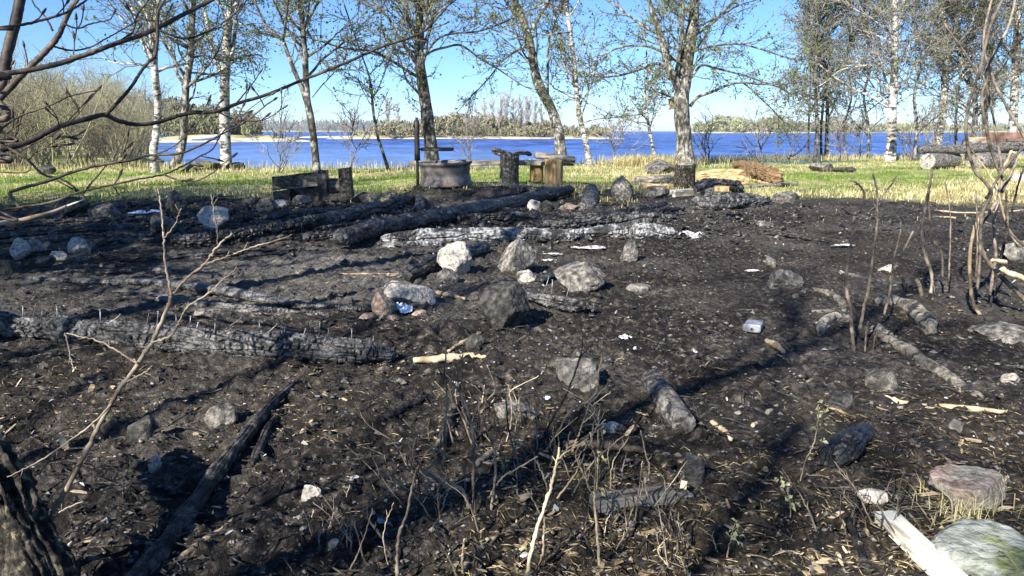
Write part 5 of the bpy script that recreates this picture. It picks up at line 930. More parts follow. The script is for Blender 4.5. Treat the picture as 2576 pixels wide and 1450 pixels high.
shrub('burnt_shrub', 'burnt shrub of many thin crooked stems in front', 'shrub', [
    (B2([(900, 1060), (880, 860), (885, 600), (860, 400), (800, 240), (740, 160)]), 9, 5), (B2([(670, 740), (690, 620), (690, 480), (705, 280), (690, 100), (700, -40)]), 7, 4), (B2([(790, 225), (805, 100), (812, -30)]), 6, 4),
    (B2([(990, 1000), (1015, 900), (1030, 680), (990, 520), (920, 340), (930, 230)]), 8, 4), (B2([(1200, 820), (1180, 700), (1120, 480), (1105, 330), (1095, 230)]), 7, 4), (B2([(870, 1050), (815, 880), (700, 850), (620, 790), (540, 750)]), 12, 8),
    (B2([(930, 1000), (1010, 880), (1090, 780), (1180, 730), (1310, 650)]), 7, 4), (B2([(830, 840), (818, 740), (820, 700)]), 6, 5), (B2([(900, 870), (1000, 810), (1080, 760), (1090, 640)]), 6, 4), (B2([(540, 750), (610, 700), (660, 560), (665, 500)]), 6, 3), (B2([(760, 700), (640, 600), (520, 520), (410, 400)]), 5, 3)], 'stem', 402, B2([(900, 1040)])[0])
shrub('burnt_shrub', 'pale dry stalks rising at the lower edge of the picture', 'shrub', [
    (B2([(1230, 1449), (1280, 1230), (1330, 1060), (1400, 850), (1440, 680), (1455, 590)]), 12, 6, 'palestick'), (B2([(1440, 680), (1490, 630), (1540, 600), (1620, 550)]), 5, 3, 'palestick'), (B2([(1280, 1430), (1345, 1300), (1350, 1180), (1360, 1060)]), 8, 5, 'sapling'), (B2([(1380, 880), (1340, 760), (1290, 660)]), 6, 4, 'sapling'),
    (B2([(1440, 930), (1540, 800), (1600, 700), (1625, 630)]), 6, 4, 'palestick'), (B2([(1330, 1040), (1280, 940), (1235, 870)]), 4, 3, 'palestick')], 'palestick', 403, B2([(1230, 1440)])[0])
shrub('burnt_shrub', 'single leafy tipped stalk right of the pale dry stalks', 'shrub', [(B2([(1725, 1400), (1712, 1200), (1700, 1050), (1690, 920), (1700, 700), (1680, 600), (1660, 490)]), 8, 4, 'palestick'), (B2([(1690, 930), (1640, 820), (1620, 700)]), 4, 2, 'palestick'), (B2([(1700, 900), (1715, 700), (1720, 640)]), 3, 2, 'palestick'), (B2([(1700, 1320), (1620, 1180), (1540, 1090), (1420, 950), (1290, 850)]), 8, 5, 'darkstick')], 'palestick', 404, B2([(1725, 1390)])[0])
shrub('burnt_shrub', 'crooked dark stem in front of the split block', 'shrub', [(B2([(2130, 1040), (2080, 990), (2030, 850), (2060, 740), (2030, 620), (2000, 480)]), 7, 4), (B2([(2150, 1000), (2200, 900), (2290, 780)]), 5, 3)], 'stem', 405, B2([(2130, 1040)])[0])
shrub('burnt_shrub', 'bent bare twigs by the corner of the fallen branch', 'shrub', [(B2([(370, 1460), (375, 1320), (385, 1180), (440, 1020), (475, 850), (500, 740)]), 10, 6), (B2([(500, 740), (560, 640), (630, 560)]), 5, 3), (B2([(490, 700), (480, 600), (520, 480)]), 5, 3), (B2([(360, 1340), (270, 1190), (180, 1060), (185, 950), (215, 920)]), 9, 5, 'darkstick'), (B2([(430, 1110), (500, 1240), (520, 1449)]), 5, 5, 'darkstick'), (B2([(530, 740), (480, 720), (400, 715)]), 5, 3, 'darkstick')], 'stem', 406, B2([(370, 1440)])[0])
shrub('burnt_shrub', 'low pale forked sprigs at the lower edge left of the dry stalks', 'shrub', [(B2([(790, 1449), (740, 1370), (700, 1300), (650, 1270), (610, 1210)]), 8, 4, 'palestick'), (B2([(820, 1449), (808, 1380), (812, 1280), (820, 1200)]), 8, 5, 'palestick'), (B2([(690, 1300), (690, 1250), (695, 1210)]), 5, 3, 'palestick'), (B2([(700, 1310), (725, 1280), (740, 1260)]), 4, 3, 'palestick'), (B2([(810, 1340), (830, 1295)]), 5, 3, 'palestick')], 'palestick', 407, B2([(800, 1449)])[0])
shrub('burnt_shrub', 'two long bent stems reaching past the half shaded rock', 'shrub', [(B2([(1335, 640), (1450, 480), (1520, 360), (1690, 240), (1715, 100), (1740, -20), (1720, -90)]), 7, 4), (B2([(1320, 530), (1410, 400), (1500, 240), (1590, 0), (1610, -150), (1590, -270)]), 7, 4, 'darkstick'), (B2([(1310, 600), (1305, 440), (1312, 330)]), 4, 3), (B2([(1590, -10), (1640, -60), (1700, -130)]), 4, 2, 'darkstick')], 'stem', 408, B2([(1335, 640)])[0])
shrub('burnt_shrub', 'sparse thin twigs left of the burnt shrub', 'shrub', [(B2([(450, 700), (350, 560), (180, 440), (100, 310)]), 4, 2), (B2([(160, 870), (150, 760), (110, 640)]), 6, 4, 'darkstick'), (B2([(345, 800), (300, 720), (290, 640)]), 3, 2), (B2([(590, 540), (580, 460), (590, 400)]), 4, 3)], 'stem', 409, B2([(450, 700)])[0])
shrub('burnt_shrub', 'tall scorched stems growing from the roots', 'shrub', [(C6([(1300, 1320), (1275, 1150), (1270, 1020), (1230, 820), (1250, 640), (1275, 480), (1300, 300), (1340, 230), (1370, 150), (1340, 80), (1250, 20)]), 11, 5), (C6([(1340, 1130), (1370, 980), (1400, 860), (1440, 580), (1465, 400), (1470, 200), (1460, 90), (1435, -10)]), 9, 5), (C6([(1490, 190), (1540, 110), (1580, 60), (1615, 0)]), 5, 4), (C6([(1470, 260), (1440, 200), (1425, 140)]), 4, 2), (C6([(1520, 1050), (1560, 900), (1600, 700), (1670, 560), (1740, 420)]), 8, 5), (C6([(1570, 900), (1570, 760), (1600, 600), (1640, 440), (1645, 360)]), 5, 3), (C6([(1380, 1310), (1385, 1180), (1400, 1100)]), 6, 4), (C6([(1440, 1330), (1450, 1230), (1520, 1160)]), 5, 3), (C6([(1310, 300), (1260, 290), (1200, 240)]), 5, 3), (C6([(1330, 280), (1380, 200), (1420, 170)]), 3, 2)], 'stem', 410, C6([(1320, 1320)])[0])
shrub('burnt_shrub', 'slim scorched stems behind the arching tan root', 'shrub', [(C6([(1870, 930), (1880, 760), (1820, 580), (1808, 400), (1840, 200), (1868, 60), (1885, -50)]), 9, 7), (C6([(1900, 880), (1870, 700), (1830, 560), (1812, 420), (1795, 330)]), 7, 4), (C6([(1965, 750), (1955, 590), (1900, 500), (1870, 380), (1860, 240), (1850, 120)]), 7, 5), (C6([(2010, 790), (2015, 600), (2022, 330), (2000, 160), (1980, 40)]), 4, 3), (C6([(1815, 910), (1780, 820), (1740, 760)]), 13, 11, 'stick'), (C6([(1690, 880), (1660, 780), (1620, 710)]), 11, 7, 'darkstick')], 'stem', 411, C6([(1880, 930)])[0])
shrub('curving_shrub', 'tall shrub of long curving pale stems at the picture edge', 'shrub', [
    ([(2600, 885), (2576, 872), (2517, 839), (2471, 799), (2444, 742), (2441, 629), (2461, 552), (2491, 502), (2517, 442), (2545, 380)], 13, 7, 'palestick'),
    ([(2620, 790), (2576, 752), (2494, 669), (2471, 629), (2464, 575), (2494, 529), (2531, 462), (2560, 400)], 15, 8), ([(2490, 760), (2498, 690), (2505, 640), (2500, 560), (2515, 500), (2520, 430), (2505, 330), (2490, 250), (2472, 190)], 9, 6),
    ([(2460, 720), (2466, 640), (2470, 540), (2494, 483), (2451, 427), (2431, 347), (2437, 260), (2464, 180), (2491, 67), (2521, 0), (2530, -30)], 9, 8), ([(2464, 200), (2441, 157), (2415, 115), (2384, 73), (2376, 58)], 6, 4), ([(2474, 187), (2510, 120), (2537, 67), (2554, 0), (2560, -30)], 8, 6), ([(2640, 430), (2576, 343), (2517, 240), (2494, 187), (2475, 120), (2480, 60), (2500, -20)], 9, 6),
    ([(2490, 770), (2520, 640), (2540, 560), (2560, 470), (2576, 420)], 7, 5, 'darkstick'), ([(2462, 190), (2450, 140), (2446, 120)], 5, 3), ([(2560, 620), (2530, 560), (2510, 480), (2490, 440), (2460, 400), (2440, 370)], 7, 4, 'palestick'), ([(2480, 500), (2530, 420), (2576, 370)], 8, 6), ([(2455, 700), (2459, 600), (2455, 480)], 5, 4), ([(2576, 620), (2540, 580), (2534, 530), (2530, 480)], 8, 5), ([(2620, 720), (2576, 700), (2540, 688), (2518, 675)], 16, 15, 'palestick'), ([(2530, 660), (2512, 657), (2494, 655)], 12, 9, 'palestick'), ([(2600, 640), (2575, 620), (2570, 615)], 14, 12, 'palestick'), ([(2486, 200), (2470, 240), (2480, 320), (2500, 400), (2526, 455)], 9, 8)], 'stem', 412, (2520, 800), jit=.1)
# low tangles of dead stalks among the litter
TG = [('low tangle of dead stalks behind the pale dry stalks', 1330, 1190, 120, 60), ('tangle of thin dead stalks left of the pale dry stalks', 1130, 1290, 110, 61), ('thin dead stalks in front of the split block', 1560, 1330, 120, 62), ('wispy dead stalks at the lower edge under the split block', 1720, 1400, 100, 63), ('grey dead stalks right of the long fallen branch', 880, 1380, 110, 64), ('short dead stalks beside the flat purplish stone', 1220, 1090, 90, 65), ('dead stalks between the ash white chunk and the split block', 1500, 1170, 80, 66), ('sparse dead stalks near the reddish granite stone', 2180, 1330, 120, 67)]
for lab, cx, cy, w_, sd in TG:
    rg = random.Random(sd); st_ = []
    for q in range(13):
        x0 = cx + rg.gauss(0, w_ * .5); y0 = cy + rg.gauss(0, 34); h_ = rg.uniform(40, 165); ln = rg.gauss(0, .45); x1, y1 = x0 + ln * h_ * .5 + rg.gauss(0, 9), y0 - h_ * .5; x2, y2 = x0 + ln * h_ + rg.gauss(0, 22), y0 - h_; m_ = rg.choice(['stem', 'stem', 'darkstick', 'palestick', 'sapling'])
        st_.append(([(x0, y0), (x1, y1), (x2, y2)], rg.uniform(3.5, 6.5), 2.2, m_))
        if rg.random() < .6: st_.append(([(x1, y1), (x1 + rg.gauss(0, 26), y1 - rg.uniform(10, 50)), (x1 + rg.gauss(0, 45), y1 - rg.uniform(40, 90))], 3.2, 1.8, m_))
    shrub('dead_stalks', lab, 'stalks', st_, 'stem', 900 + sd, (cx, cy), .05)
def sprout(label, stem, seed, lv):
    o = shrub('seedling', label, 'seedling', [(stem, 4, 2, 'sapling')], 'sapling', seed, stem[0], .0); rng = np.random.default_rng(seed); Y = G(*stem[0])[1]; mb = MB(); C = []
    for x, y in lv: C += [at(x, y, Y) + rng.normal(0, .003, 3) for _ in range(3)]
    leaf_mesh(mb, np.array(C), (.007, .015), rng, .8); obj('leaves', mb, MAT['sproutleaf'], o, C[0], False)
MAT['sproutleaf'] = mk('wilted yellow green leaf', [(.3, (.42, .42, .18)), (.7, (.68, .66, .38))], 30, 3, .7, 0, transl=.3)
def L3(l): return [(1717.4 + x * .3767, 903.5 + y * .3767) for x, y in l]
sprout('wilted green seedling left of the black log chunk', L3([(770, 850), (820, 680), (870, 580), (900, 450), (910, 300)]), 421, L3([(905, 290), (915, 340), (925, 380), (960, 350), (870, 450), (930, 530), (945, 430)]))
sprout('drooping yellow seedling among the brown litter', L3([(725, 1050), (715, 950), (690, 870), (655, 800)]), 422, L3([(650, 800), (655, 860), (690, 850), (700, 920), (740, 970), (780, 960)]))
sprout('curled yellow green sprig low in the litter', L3([(290, 1300), (320, 1210), (345, 1100)]), 423, L3([(345, 1085), (360, 1120), (340, 1180), (350, 1200), (330, 1150)]))
sprout('wilted sprig beside the pale dry stalks', B2([(1720, 1050), (1690, 900), (1720, 640)]), 424, B2([(1720, 620), (1730, 660), (1700, 880), (1740, 480)]))

# ------------------------------------------------------------------ thicket on the near shore, far woods
def bush_mesh(seed, h=3.0, nst=9, spread=.5, nb=9, nt=7, thick=1.0):
    rng = np.random.default_rng(seed); B = MB()
    for _ in range(nst):
        a = rng.uniform(0, 6.28); d = unit(np.array([math.cos(a) * spread * rng.random(), math.sin(a) * spread * rng.random(), 1])); L = h * rng.uniform(.65, 1.1); Q = grow(np.array([math.cos(a) * .25, math.sin(a) * .25, -.1]), d, L, 0, 8, rng, .03, .14)
        tube(B, Q, np.linspace(.028, .008, 9) * thick, 5, False)
        for b, _r in kids(Q, np.full(9, .01), rng, nb, .2, (.4 * h / 3, 1.0 * h / 3), (.4, 1.0), .05, .2, 4, .5):
            tube(B, b, np.linspace(.010, .005, 5) * thick, 3, False)
            for c, _r in kids(b, np.full(5, .01), rng, nt, .1, (.2, .5), (.4, 1.1), .03, .25, 2, .5): tube(B, c, .0045 * thick, 3, False)
    return B
bm_ = [bush_mesh(500 + i, 3.0, 9 + i, .6) for i in range(3)]; protos = []
rngb = np.random.default_rng(99); cnt = 0
for row, (y0, y1, num) in enumerate(((14.0, 18, 15), (18, 26, 18), (26, 45, 18), (45, 78, 18))):
    for q in range(num):
        yy = rngb.uniform(y0, y1); xmax = -.475 * yy - .2; xmin = -.78 * yy - 1.5
        xx = xmin + (xmax - xmin) * (q + rngb.random()) / num; mi = cnt % 3
        if cnt < 3:
            o = obj('bush', (bm_[mi].verts(), bm_[mi].f), MAT['thicket'], None, None); protos.append(o)
        else: o = protos[mi].copy(); COL.objects.link(o)
        s = rngb.uniform(.75, 1.15) * np.interp(yy, [14, 20, 40, 90], [.62, .85, 1.25, 2.0]) * (.45 + .55 * min(1, (xmax - xx) / 3 + .35)); o.location = (xx, yy, float(terr(xx, yy)) - .05); o.scale = (s * 1.1, s * 1.1, s); o.rotation_euler = (0, 0, rngb.uniform(0, 6.28)); cnt += 1
        tag(o, 'leafless grey brown bush massed in the shore thicket', 'bush', 'bushes of the shore thicket')
def sliver_wood(name, label, rects, mat, seed, density, size, kind='stuff', shape=None):
    """a far wood: many twig and leaf clump slivers filling crowns; rects (px0, px1, base_row, top_row, distance, depth)"""
    rng = np.random.default_rng(seed); VV, n = [], 0
    for px0, px1, yb, yt, D_, dp in rects:
        H0 = (yb - yt) * D_ / FPX; W0 = (px1 - px0) * D_ / FPX; nc = max(1, int(W0 / (H0 * .55) * 5))
        for c in range(nc):
            t = rng.uniform(0, 1); edge = .55 + .45 * math.sin(math.pi * min(max(t, 0), 1)) ** .6; yy = D_ + rng.uniform(0, dp); cx = ((px0 + (px1 - px0) * t) - 1288) / FPX * yy; h = H0 * rng.uniform(.6, 1.05) * edge; r = h * rng.uniform(.22, .5); m = int(density * h * r)
            a = rng.normal(size=(m, 3)); a /= np.linalg.norm(a, axis=1)[:, None]; a *= (rng.random(m) ** .33)[:, None]; C = np.stack([cx + a[:, 0] * r, yy + a[:, 1] * r, h * .52 + a[:, 2] * h * .5], -1); C = C[C[:, 2] > 0]; C[:, 2] += WATER_Z + .5; m = len(C)
            d = rng.normal(size=(m, 3)) * [.6, .6, 1] + [0, 0, .4]; d /= np.linalg.norm(d, axis=1)[:, None]; b = np.cross(d, rng.normal(size=(m, 3))); b /= np.linalg.norm(b, axis=1)[:, None]; s = rng.uniform(*size, m)[:, None]
            VV.append(np.stack([C - d * s, C + b * s * .32, C + d * s, C - b * s * .32], 1).reshape(-1, 3))
    V = np.vstack(VV); F = np.arange(len(V)).reshape(-1, 4); o = obj(name, (V, [F]), MAT[mat], None, None, False); tag(o, label, None, None, kind); return o
sliver_wood('willow_scrub', 'olive willow scrub along the peninsula', [(940, 1060, 346, 306, D_PEN * 1.03, 18), (1050, 1240, 346, 282, D_PEN * 1.06, 25), (1180, 1330, 346, 292, D_PEN * 1.05, 20), (1300, 1440, 346, 305, D_PEN * 1.04, 18), (900, 1500, 346, 322, D_PEN * 1.02, 16), (1430, 1530, 346, 318, D_PEN * 1.03, 10)], 'olive', 601, 60, (.18, .5))
sliver_wood('shore_wood', 'green and grey wood on the near shore behind the thicket', [(250, 430, 352, 236, 112, 22), (380, 530, 352, 244, 112, 20), (490, 610, 352, 258, 112, 16), (580, 672, 350, 274, 112, 12), (60, 300, 356, 225, 90, 20), (360, 650, 352, 290, 108, 8), (330, 660, 352, 262, 114, 10), (300, 560, 352, 246, 118, 12)], 'shorewood', 602, 34, (.15, .5)) if 'shorewood' in MAT else None
sliver_wood('island_wood', 'olive wood covering the island', [(1735, 1900, 331.5, 290, D_ISL * 1.02, 60), (1850, 2010, 331.5, 292, D_ISL * 1.03, 60), (1990, 2150, 332, 300, D_ISL * 1.03, 50), (1735, 2140, 331.5, 306, D_ISL * 1.01, 40)], 'island', 603, 5, (.6, 1.6)) if 'island' in MAT else None
sliver_wood('islet_wood', 'low wood behind the birches', [(2100, 2700, 332, 306, D_ISL2 * 1.03, 100)], 'island', 605, 3, (.8, 2)) if 'island' in MAT else None
sliver_wood('far_wood', 'grey mixed wood along the far shore', [(640, 1330, 330.5, 308, D_FAR * 1.02, 150), (300, 700, 330.5, 306, D_FAR * 1.02, 150)], 'farwood', 604, 1.2, (1.2, 3.5))
# far conifers: jagged dark crests
rng = np.random.default_rng(606); VV = []; FF = []; n0 = 0
for q in range(900):
    px = rng.uniform(250, 1340); D_ = D_FAR * rng.uniform(1.12, 1.3); H = rng.uniform(17, 25) * D_ / FPX * (1 - .25 * (px > 1150)) + 1; cx = (px - 1288) / FPX * D_; rb = H * .2; k = 5
    for lv in range(3):
        z0 = WATER_Z + 3 + H * (.1 + .28 * lv); z1 = z0 + H * .42; r_ = rb * (1 - .27 * lv); an = rng.uniform(0, 6) + np.arange(k) * 6.2832 / k
        V = np.vstack([np.stack([cx + np.cos(an) * r_, D_ + np.sin(an) * r_, np.full(k, z0)], -1), [[cx, D_, z1]]]); VV.append(V); FF.append(np.stack([np.arange(k), (np.arange(k) + 1) % k, np.full(k, k)], -1) + n0); n0 += k + 1
o = obj('conifer_forest', (np.vstack(VV), [np.vstack(FF)]), MAT['conifer'], None, None, False); tag(o, 'dark conifer forest along the far shore', None, None, 'stuff')
# pale bare birches on the peninsula
def bare_birch(seed, h=1.0):
    rng = np.random.default_rng(seed); T = MB(); B = MB(); Pc = grow(np.zeros(3), np.array([0, 0, 1.]), h, 0, 10, rng, .3, .03); tube(T, Pc, np.linspace(.016, .004, 11), 5, False)
    for b, _r in kids(Pc, np.full(11, .01), rng, 34, .25, (.12, .3), (.35, .7), .12, .1, 4, .5):
        tube(B, b, np.linspace(.008, .005, 5), 3, False)
        for c, _r in kids(b, np.full(5, .01), rng, 8, .1, (.06, .13), (.3, .8), .06, .15, 2, .5): tube(B, c, .0045, 3, False)
    return T, B
pr = []
PB = [(1195, 286, 3), (1222, 276, 8), (1238, 270, 5), (1256, 258, 2), (1272, 264, 9), (1292, 270, 4), (1308, 262, 6), (1322, 274, 1), (1345, 272, 7), (1362, 284, 5), (985, 272, 4), (1008, 280, 9), (1178, 292, 3), (1330, 268, 10)]
for n_, (px, ty, dy) in enumerate(PB):
    D_ = D_PEN * 1.04 + dy * 1.5; h = (346 - ty) * D_ / FPX; x = (px - 1288) / FPX * D_
    e = empty('birch_tree', (x, D_, WATER_Z + .5), 'pale leafless birch on the peninsula across the water', 'tree', 'bare birches on the peninsula'); e.scale = (h, h, h); e.rotation_euler = (0, 0, n_ * 1.7)
    if n_ < 3:
        T, B = bare_birch(620 + n_); a = bpy.data.objects.new('trunk', make_mesh('trunk', T.verts(), T.f)); a.data.materials.append(MAT['palettwig']); b = bpy.data.objects.new('branches', make_mesh('branches', B.verts(), B.f)); b.data.materials.append(MAT['farbirch'] if 'farbirch' in MAT else MAT['palettwig']); pr.append((a, b))
    else: a, b = [z.copy() for z in pr[n_ % 3]]
    for z in (a, b): COL.objects.link(z); z.parent = e
# boats and stand on the spit
for n_, (px, py, ln, lab) in enumerate(((517, 358, 3.2, 'white rowing boat drawn up on the shore'), (548, 356, 2.6, 'smaller white boat behind the drawn up rowing boat'))):
    D_ = 88 + 3 * n_; c = at(px, py, D_); n = 14; k = 9; V = []
    for i in range(n):
        t = i / (n - 1); w = .55 * math.sin(math.pi * min(1, .12 + t * .88)) ** .6; 
        for j in range(k): a = math.pi * j / (k - 1); V.append([c[0] + (t - .5) * ln, c[1] + math.cos(a) * w, WATER_Z + .75 - math.sin(a) ** .7 * .5 * (1 - .3 * abs(t - .4)) + .2 * t * t])
    i = np.arange(n - 1)[:, None] * k; j = np.arange(k - 1)[None]
    o = obj('rowing_boat', (np.array(V), [np.stack([i + j, i + j + 1, i + k + j + 1, i + k + j], -1).reshape(-1, 4)]), MAT['white'], None, c); tag(o, lab, 'boat'); s_ = o.modifiers.new('thickness', 'SOLIDIFY'); s_.thickness = .04
D_ = 112; c = at(700, 343, D_); hd = empty('wooden_stand', (c[0], D_, WATER_Z + .4), 'dark wooden stand on the end of the sand spit', 'stand'); hh = 17 * D_ / FPX; ww = 9 * D_ / FPX
for sx in (-1, 1):
    for sy in (-.5, .5):
        mb = MB(); tube(mb, np.array([[c[0] + sx * ww, D_ + sy, WATER_Z + .3], [c[0] + sx * ww * .6, D_ + sy * .7, WATER_Z + .4 + hh]]), .1, 6); obj('leg', mb, MAT['blackiron'], hd, [c[0] + sx * ww, D_ + sy, WATER_Z + .3])
mb = MB(); box(mb, [c[0], D_, WATER_Z + .4 + hh * .85], (ww * 1.4, 1.0, hh * .35)); obj('cabin', mb, MAT['greywood'], hd, [c[0], D_, WATER_Z + hh], False)
# ------------------------------------------------------------------ ground cover
def fan(n, y0, y1, rng, pw=1.0, side=.85):
    u_ = rng.random(n); y = y0 * (y1 / y0) ** u_ if pw == 1 else (y0 ** (1 - pw) + u_ * (y1 ** (1 - pw) - y0 ** (1 - pw))) ** (1 / (1 - pw)); x = rng.uniform(-1, 1, n) * (side * y + .35); return x, y
def relief(x, y):
    q = np.stack([x, y, np.zeros_like(x)], -1); gz_ = grass_zone(x, y)
    return terr(x, y) + fbm(q * 4.2, 3, 3) * .010 + (np.abs(fbm(q * 17, 3, 33)) * .022 + np.maximum(0, fbm(q * 42, 2, 43)) * .015) * (1 - .6 * gz_) - .008
def blades(name, label, x, y, h, w, mat, rng, lean=.5, bend=.5):
    n = len(x); z = terr(x, y) - .01; a = rng.uniform(0, 6.283, n); L = rng.uniform(*h, n); W = rng.uniform(*w, n); ln = rng.random(n) * lean; dx, dy = np.cos(a), np.sin(a); ox, oy = -dy * W / 2, dx * W / 2
    base = np.stack([x, y, z], -1); o_ = np.stack([ox, oy, np.zeros(n)], -1); m1 = base + np.stack([dx * ln * L * .4, dy * ln * L * .4, L * .6 * np.sqrt(1 - np.minimum(ln, .95) ** 2)], -1)
    tip = m1 + np.stack([dx * (ln + bend * rng.random(n)) * L * .45, dy * (ln + bend * rng.random(n)) * L * .45, L * .4 * (1 - ln) * rng.uniform(.2, 1, n)], -1)
    V = np.stack([base - o_, base + o_, m1 + o_ * .8, m1 - o_ * .8, tip], 1).reshape(-1, 3); i = np.arange(n)[:, None] * 5
    o = obj(name, (V, [i + [0, 1, 2, 3], i + [3, 2, 4]]), MAT[mat], None, None, False); return tag(o, label, None, None, 'stuff')
rng = np.random.default_rng(1001)
x, y = fan(150000, 6.8, 21, rng, 1.0); gzv = grass_zone(x, y); bank = np.interp(x, BX, BY); ok = (rng.random(len(x)) < gzv ** 1.5) & ((y < bank + .5) | (x < -7)); x, y = x[ok], y[ok]
gn = vn(np.stack([x * .55, y * .55, x * 0], -1), 71) + .35 * vn(np.stack([x * 2, y * 2, x * 0], -1), 72) + .35 * (x < -1.5) + .15 * (x > 4) - .25 * (y < 9.5); isg = gn + rng.normal(0, .25, len(x)) - .5 * sstep(11.5, 9, y) * (x > -2.5) > .0
blades('green_grass', 'short green spring grass', x[isg], y[isg], (.025, .075), (.005, .011), 'green', rng, .85)
blades('dry_grass', 'flattened dry straw grass', x[~isg], y[~isg], (.04, .11), (.005, .012), 'straw', rng, 1.0, 1.0)
# taller dry grass on the bank
x = rng.uniform(-14, 16, 16000); y = np.interp(x, BX, BY) - np.abs(rng.normal(0, .8, len(x))) + .2; keep = rng.random(len(x)) < .35 + .65 * sstep(1, 5, x); x, y = x[keep], y[keep]
blades('bank_grass', 'tall pale dead grass along the bank', x, y, (.08, .28), (.005, .011), 'straw', rng, .45, .6)
x = rng.normal(0, .42, 2500) + 3.0; y = rng.normal(16.3, .35, len(x)); blades('grass_tussock', 'yellow tussocks of dead grass on the bank', x, y, (.15, .4), (.006, .012), 'straw', rng, .7, .8)
# sparse burnt tufts at the scorched edge and in front
x, y = fan(22000, 6.0, 11, rng); gz_ = grass_zone(x, y); ok = rng.random(len(x)) < .06 + 3.0 * gz_ * (1 - gz_); blades('scorched_grass', 'singed grass stubble at the burn edge', x[ok], y[ok], (.03, .09), (.004, .008), 'litter', rng, .8)
def crumbs(name, label, x, y, size, mat, rng, flat=.7, dz=0.0):
    n = len(x); s = rng.uniform(0, 1, n) ** 2.2 * (size[1] - size[0]) + size[0]; O = np.array([[1, 0, 0], [-1, 0, 0], [0, 1, 0], [0, -1, 0], [0, 0, 1], [0, 0, -1]], float)
    V = O[None] * rng.uniform(.45, 1.1, (n, 6, 1)) + rng.normal(0, .18, (n, 6, 3)); a = rng.uniform(0, 6.283, n); c, s_ = np.cos(a)[:, None], np.sin(a)[:, None]
    sx = rng.uniform(.7, 1.6, n)[:, None]; Vx = V[:, :, 0] * sx; Vy = V[:, :, 1]; V = np.stack([Vx * c - Vy * s_, Vx * s_ + Vy * c, V[:, :, 2] * flat], -1) * s[:, None, None]
    V += np.stack([x, y, relief(x, y) + s * .25 + dz], -1)[:, None]; F = np.array([[0, 2, 4], [2, 1, 4], [1, 3, 4], [3, 0, 4], [2, 0, 5], [1, 2, 5], [3, 1, 5], [0, 3, 5]]); i = np.arange(n)[:, None, None] * 6
    return tag(obj(name, (V.reshape(-1, 3), [(F[None] + i).reshape(-1, 3)]), MAT[mat], None, None, False), label, None, None, 'stuff')
x, y = fan(60000, .75, 10, rng, 1.15); ok = grass_zone(x, y) < .5; crumbs('charcoal_crumbs', 'black charcoal crumbs strewn over the burnt soil', x[ok], y[ok], (.0015, .009), 'crumb', rng)
x, y = fan(4500, 2.0, 9.5, rng, .8); ok = (grass_zone(x, y) < .6); crumbs('charcoal_lumps', 'larger charcoal lumps on the burnt soil', x[ok], y[ok], (.004, .022), 'crumb', rng)
x = rng.normal(-1.0, 1.9, 4800); y = rng.normal(6.4, .8, 4800); crumbs('burnt_rubble', 'heaped charcoal rubble between the burnt timbers', x, y, (.01, .05), 'crumb', rng)
x, y = fan(1500, .9, 8, rng, 1.0); crumbs('ground_gravel', 'small gravel stones in the soil', x, y, (.003, .012), 'gravel', rng)
def chips(name, label, x, y, L, W, mat, rng, th=.12, lift=.004, tilt=.35):
    n = len(x); l = rng.uniform(0, 1, n) ** 1.8 * (L[1] - L[0]) + L[0]; w = rng.uniform(*W, n) * l; t = w * th; a = rng.uniform(0, 6.283, n); ti = rng.normal(0, tilt, n); bo = rng.normal(0, .25, n)
    B_ = np.array([[-.5, -.35, 0], [-.1, -.5, .3], [.5, -.2, 0], [.45, .3, 0], [0, .5, .3], [-.5, .25, 0]]); V = np.repeat(B_[None], n, 0) + rng.normal(0, .08, (n, 6, 3)); V = np.stack([V[:, :, 0] * l[:, None], V[:, :, 1] * w[:, None], V[:, :, 2] * bo[:, None] * w[:, None]], -1)
    V2 = np.concatenate([V, V - np.array([0, 0, 1.]) * t[:, None, None]], 1); c, s = np.cos(ti)[:, None], np.sin(ti)[:, None]; V2 = np.stack([V2[:, :, 0] * c, V2[:, :, 1], V2[:, :, 2] + V2[:, :, 0] * s], -1); c, s = np.cos(a)[:, None], np.sin(a)[:, None]
    V2 = np.stack([V2[:, :, 0] * c - V2[:, :, 1] * s, V2[:, :, 0] * s + V2[:, :, 1] * c, V2[:, :, 2]], -1) + np.stack([x, y, relief(x, y) + lift + l * np.abs(np.sin(ti)) * .3], -1)[:, None]
    i = np.arange(n)[:, None] * 12; F = [i + [0, 1, 2, 3, 4, 5], i + [11, 10, 9, 8, 7, 6]]; q = [[a_, (a_ + 1) % 6, (a_ + 1) % 6 + 6, a_ + 6] for a_ in range(6)]; F.append((i[:, None, :] + np.array(q)[None]).reshape(-1, 4)[:, ::-1])
    return tag(obj(name, (V2.reshape(-1, 3), F), MAT[mat], None, None, False), label, None, None, 'stuff')
x, y = fan(26000, .75, 6.5, rng, 1.5); bz = brown_zone(x, y); ok = rng.random(len(x)) < .02 + .8 * bz ** 1.3; chips('leaf_litter', 'brown dead leaf and bark litter on the ground', x[ok], y[ok], (.004, .028), (.15, .7), 'litter', rng)
x, y = fan(3600, .8, 7.5, rng, 1.2); bz = brown_zone(x, y); ok = rng.random(len(x)) < .07 + .4 * bz; chips('wood_chips', 'tan wood chips scattered on the ground', x[ok], y[ok], (.006, .045), (.2, .5), 'palestick', rng)
x, y = fan(1500, 1.0, 8, rng, .9); ok = rng.random(len(x)) < .25 + .75 * np.exp(-((x - 1.2) / 1.4) ** 2 - ((y - 4.6) / 1.3) ** 2); chips('ash_flakes', 'white ash and paper flakes on the burnt soil', x[ok], y[ok], (.003, .02), (.3, .9), 'flake', rng, .05)
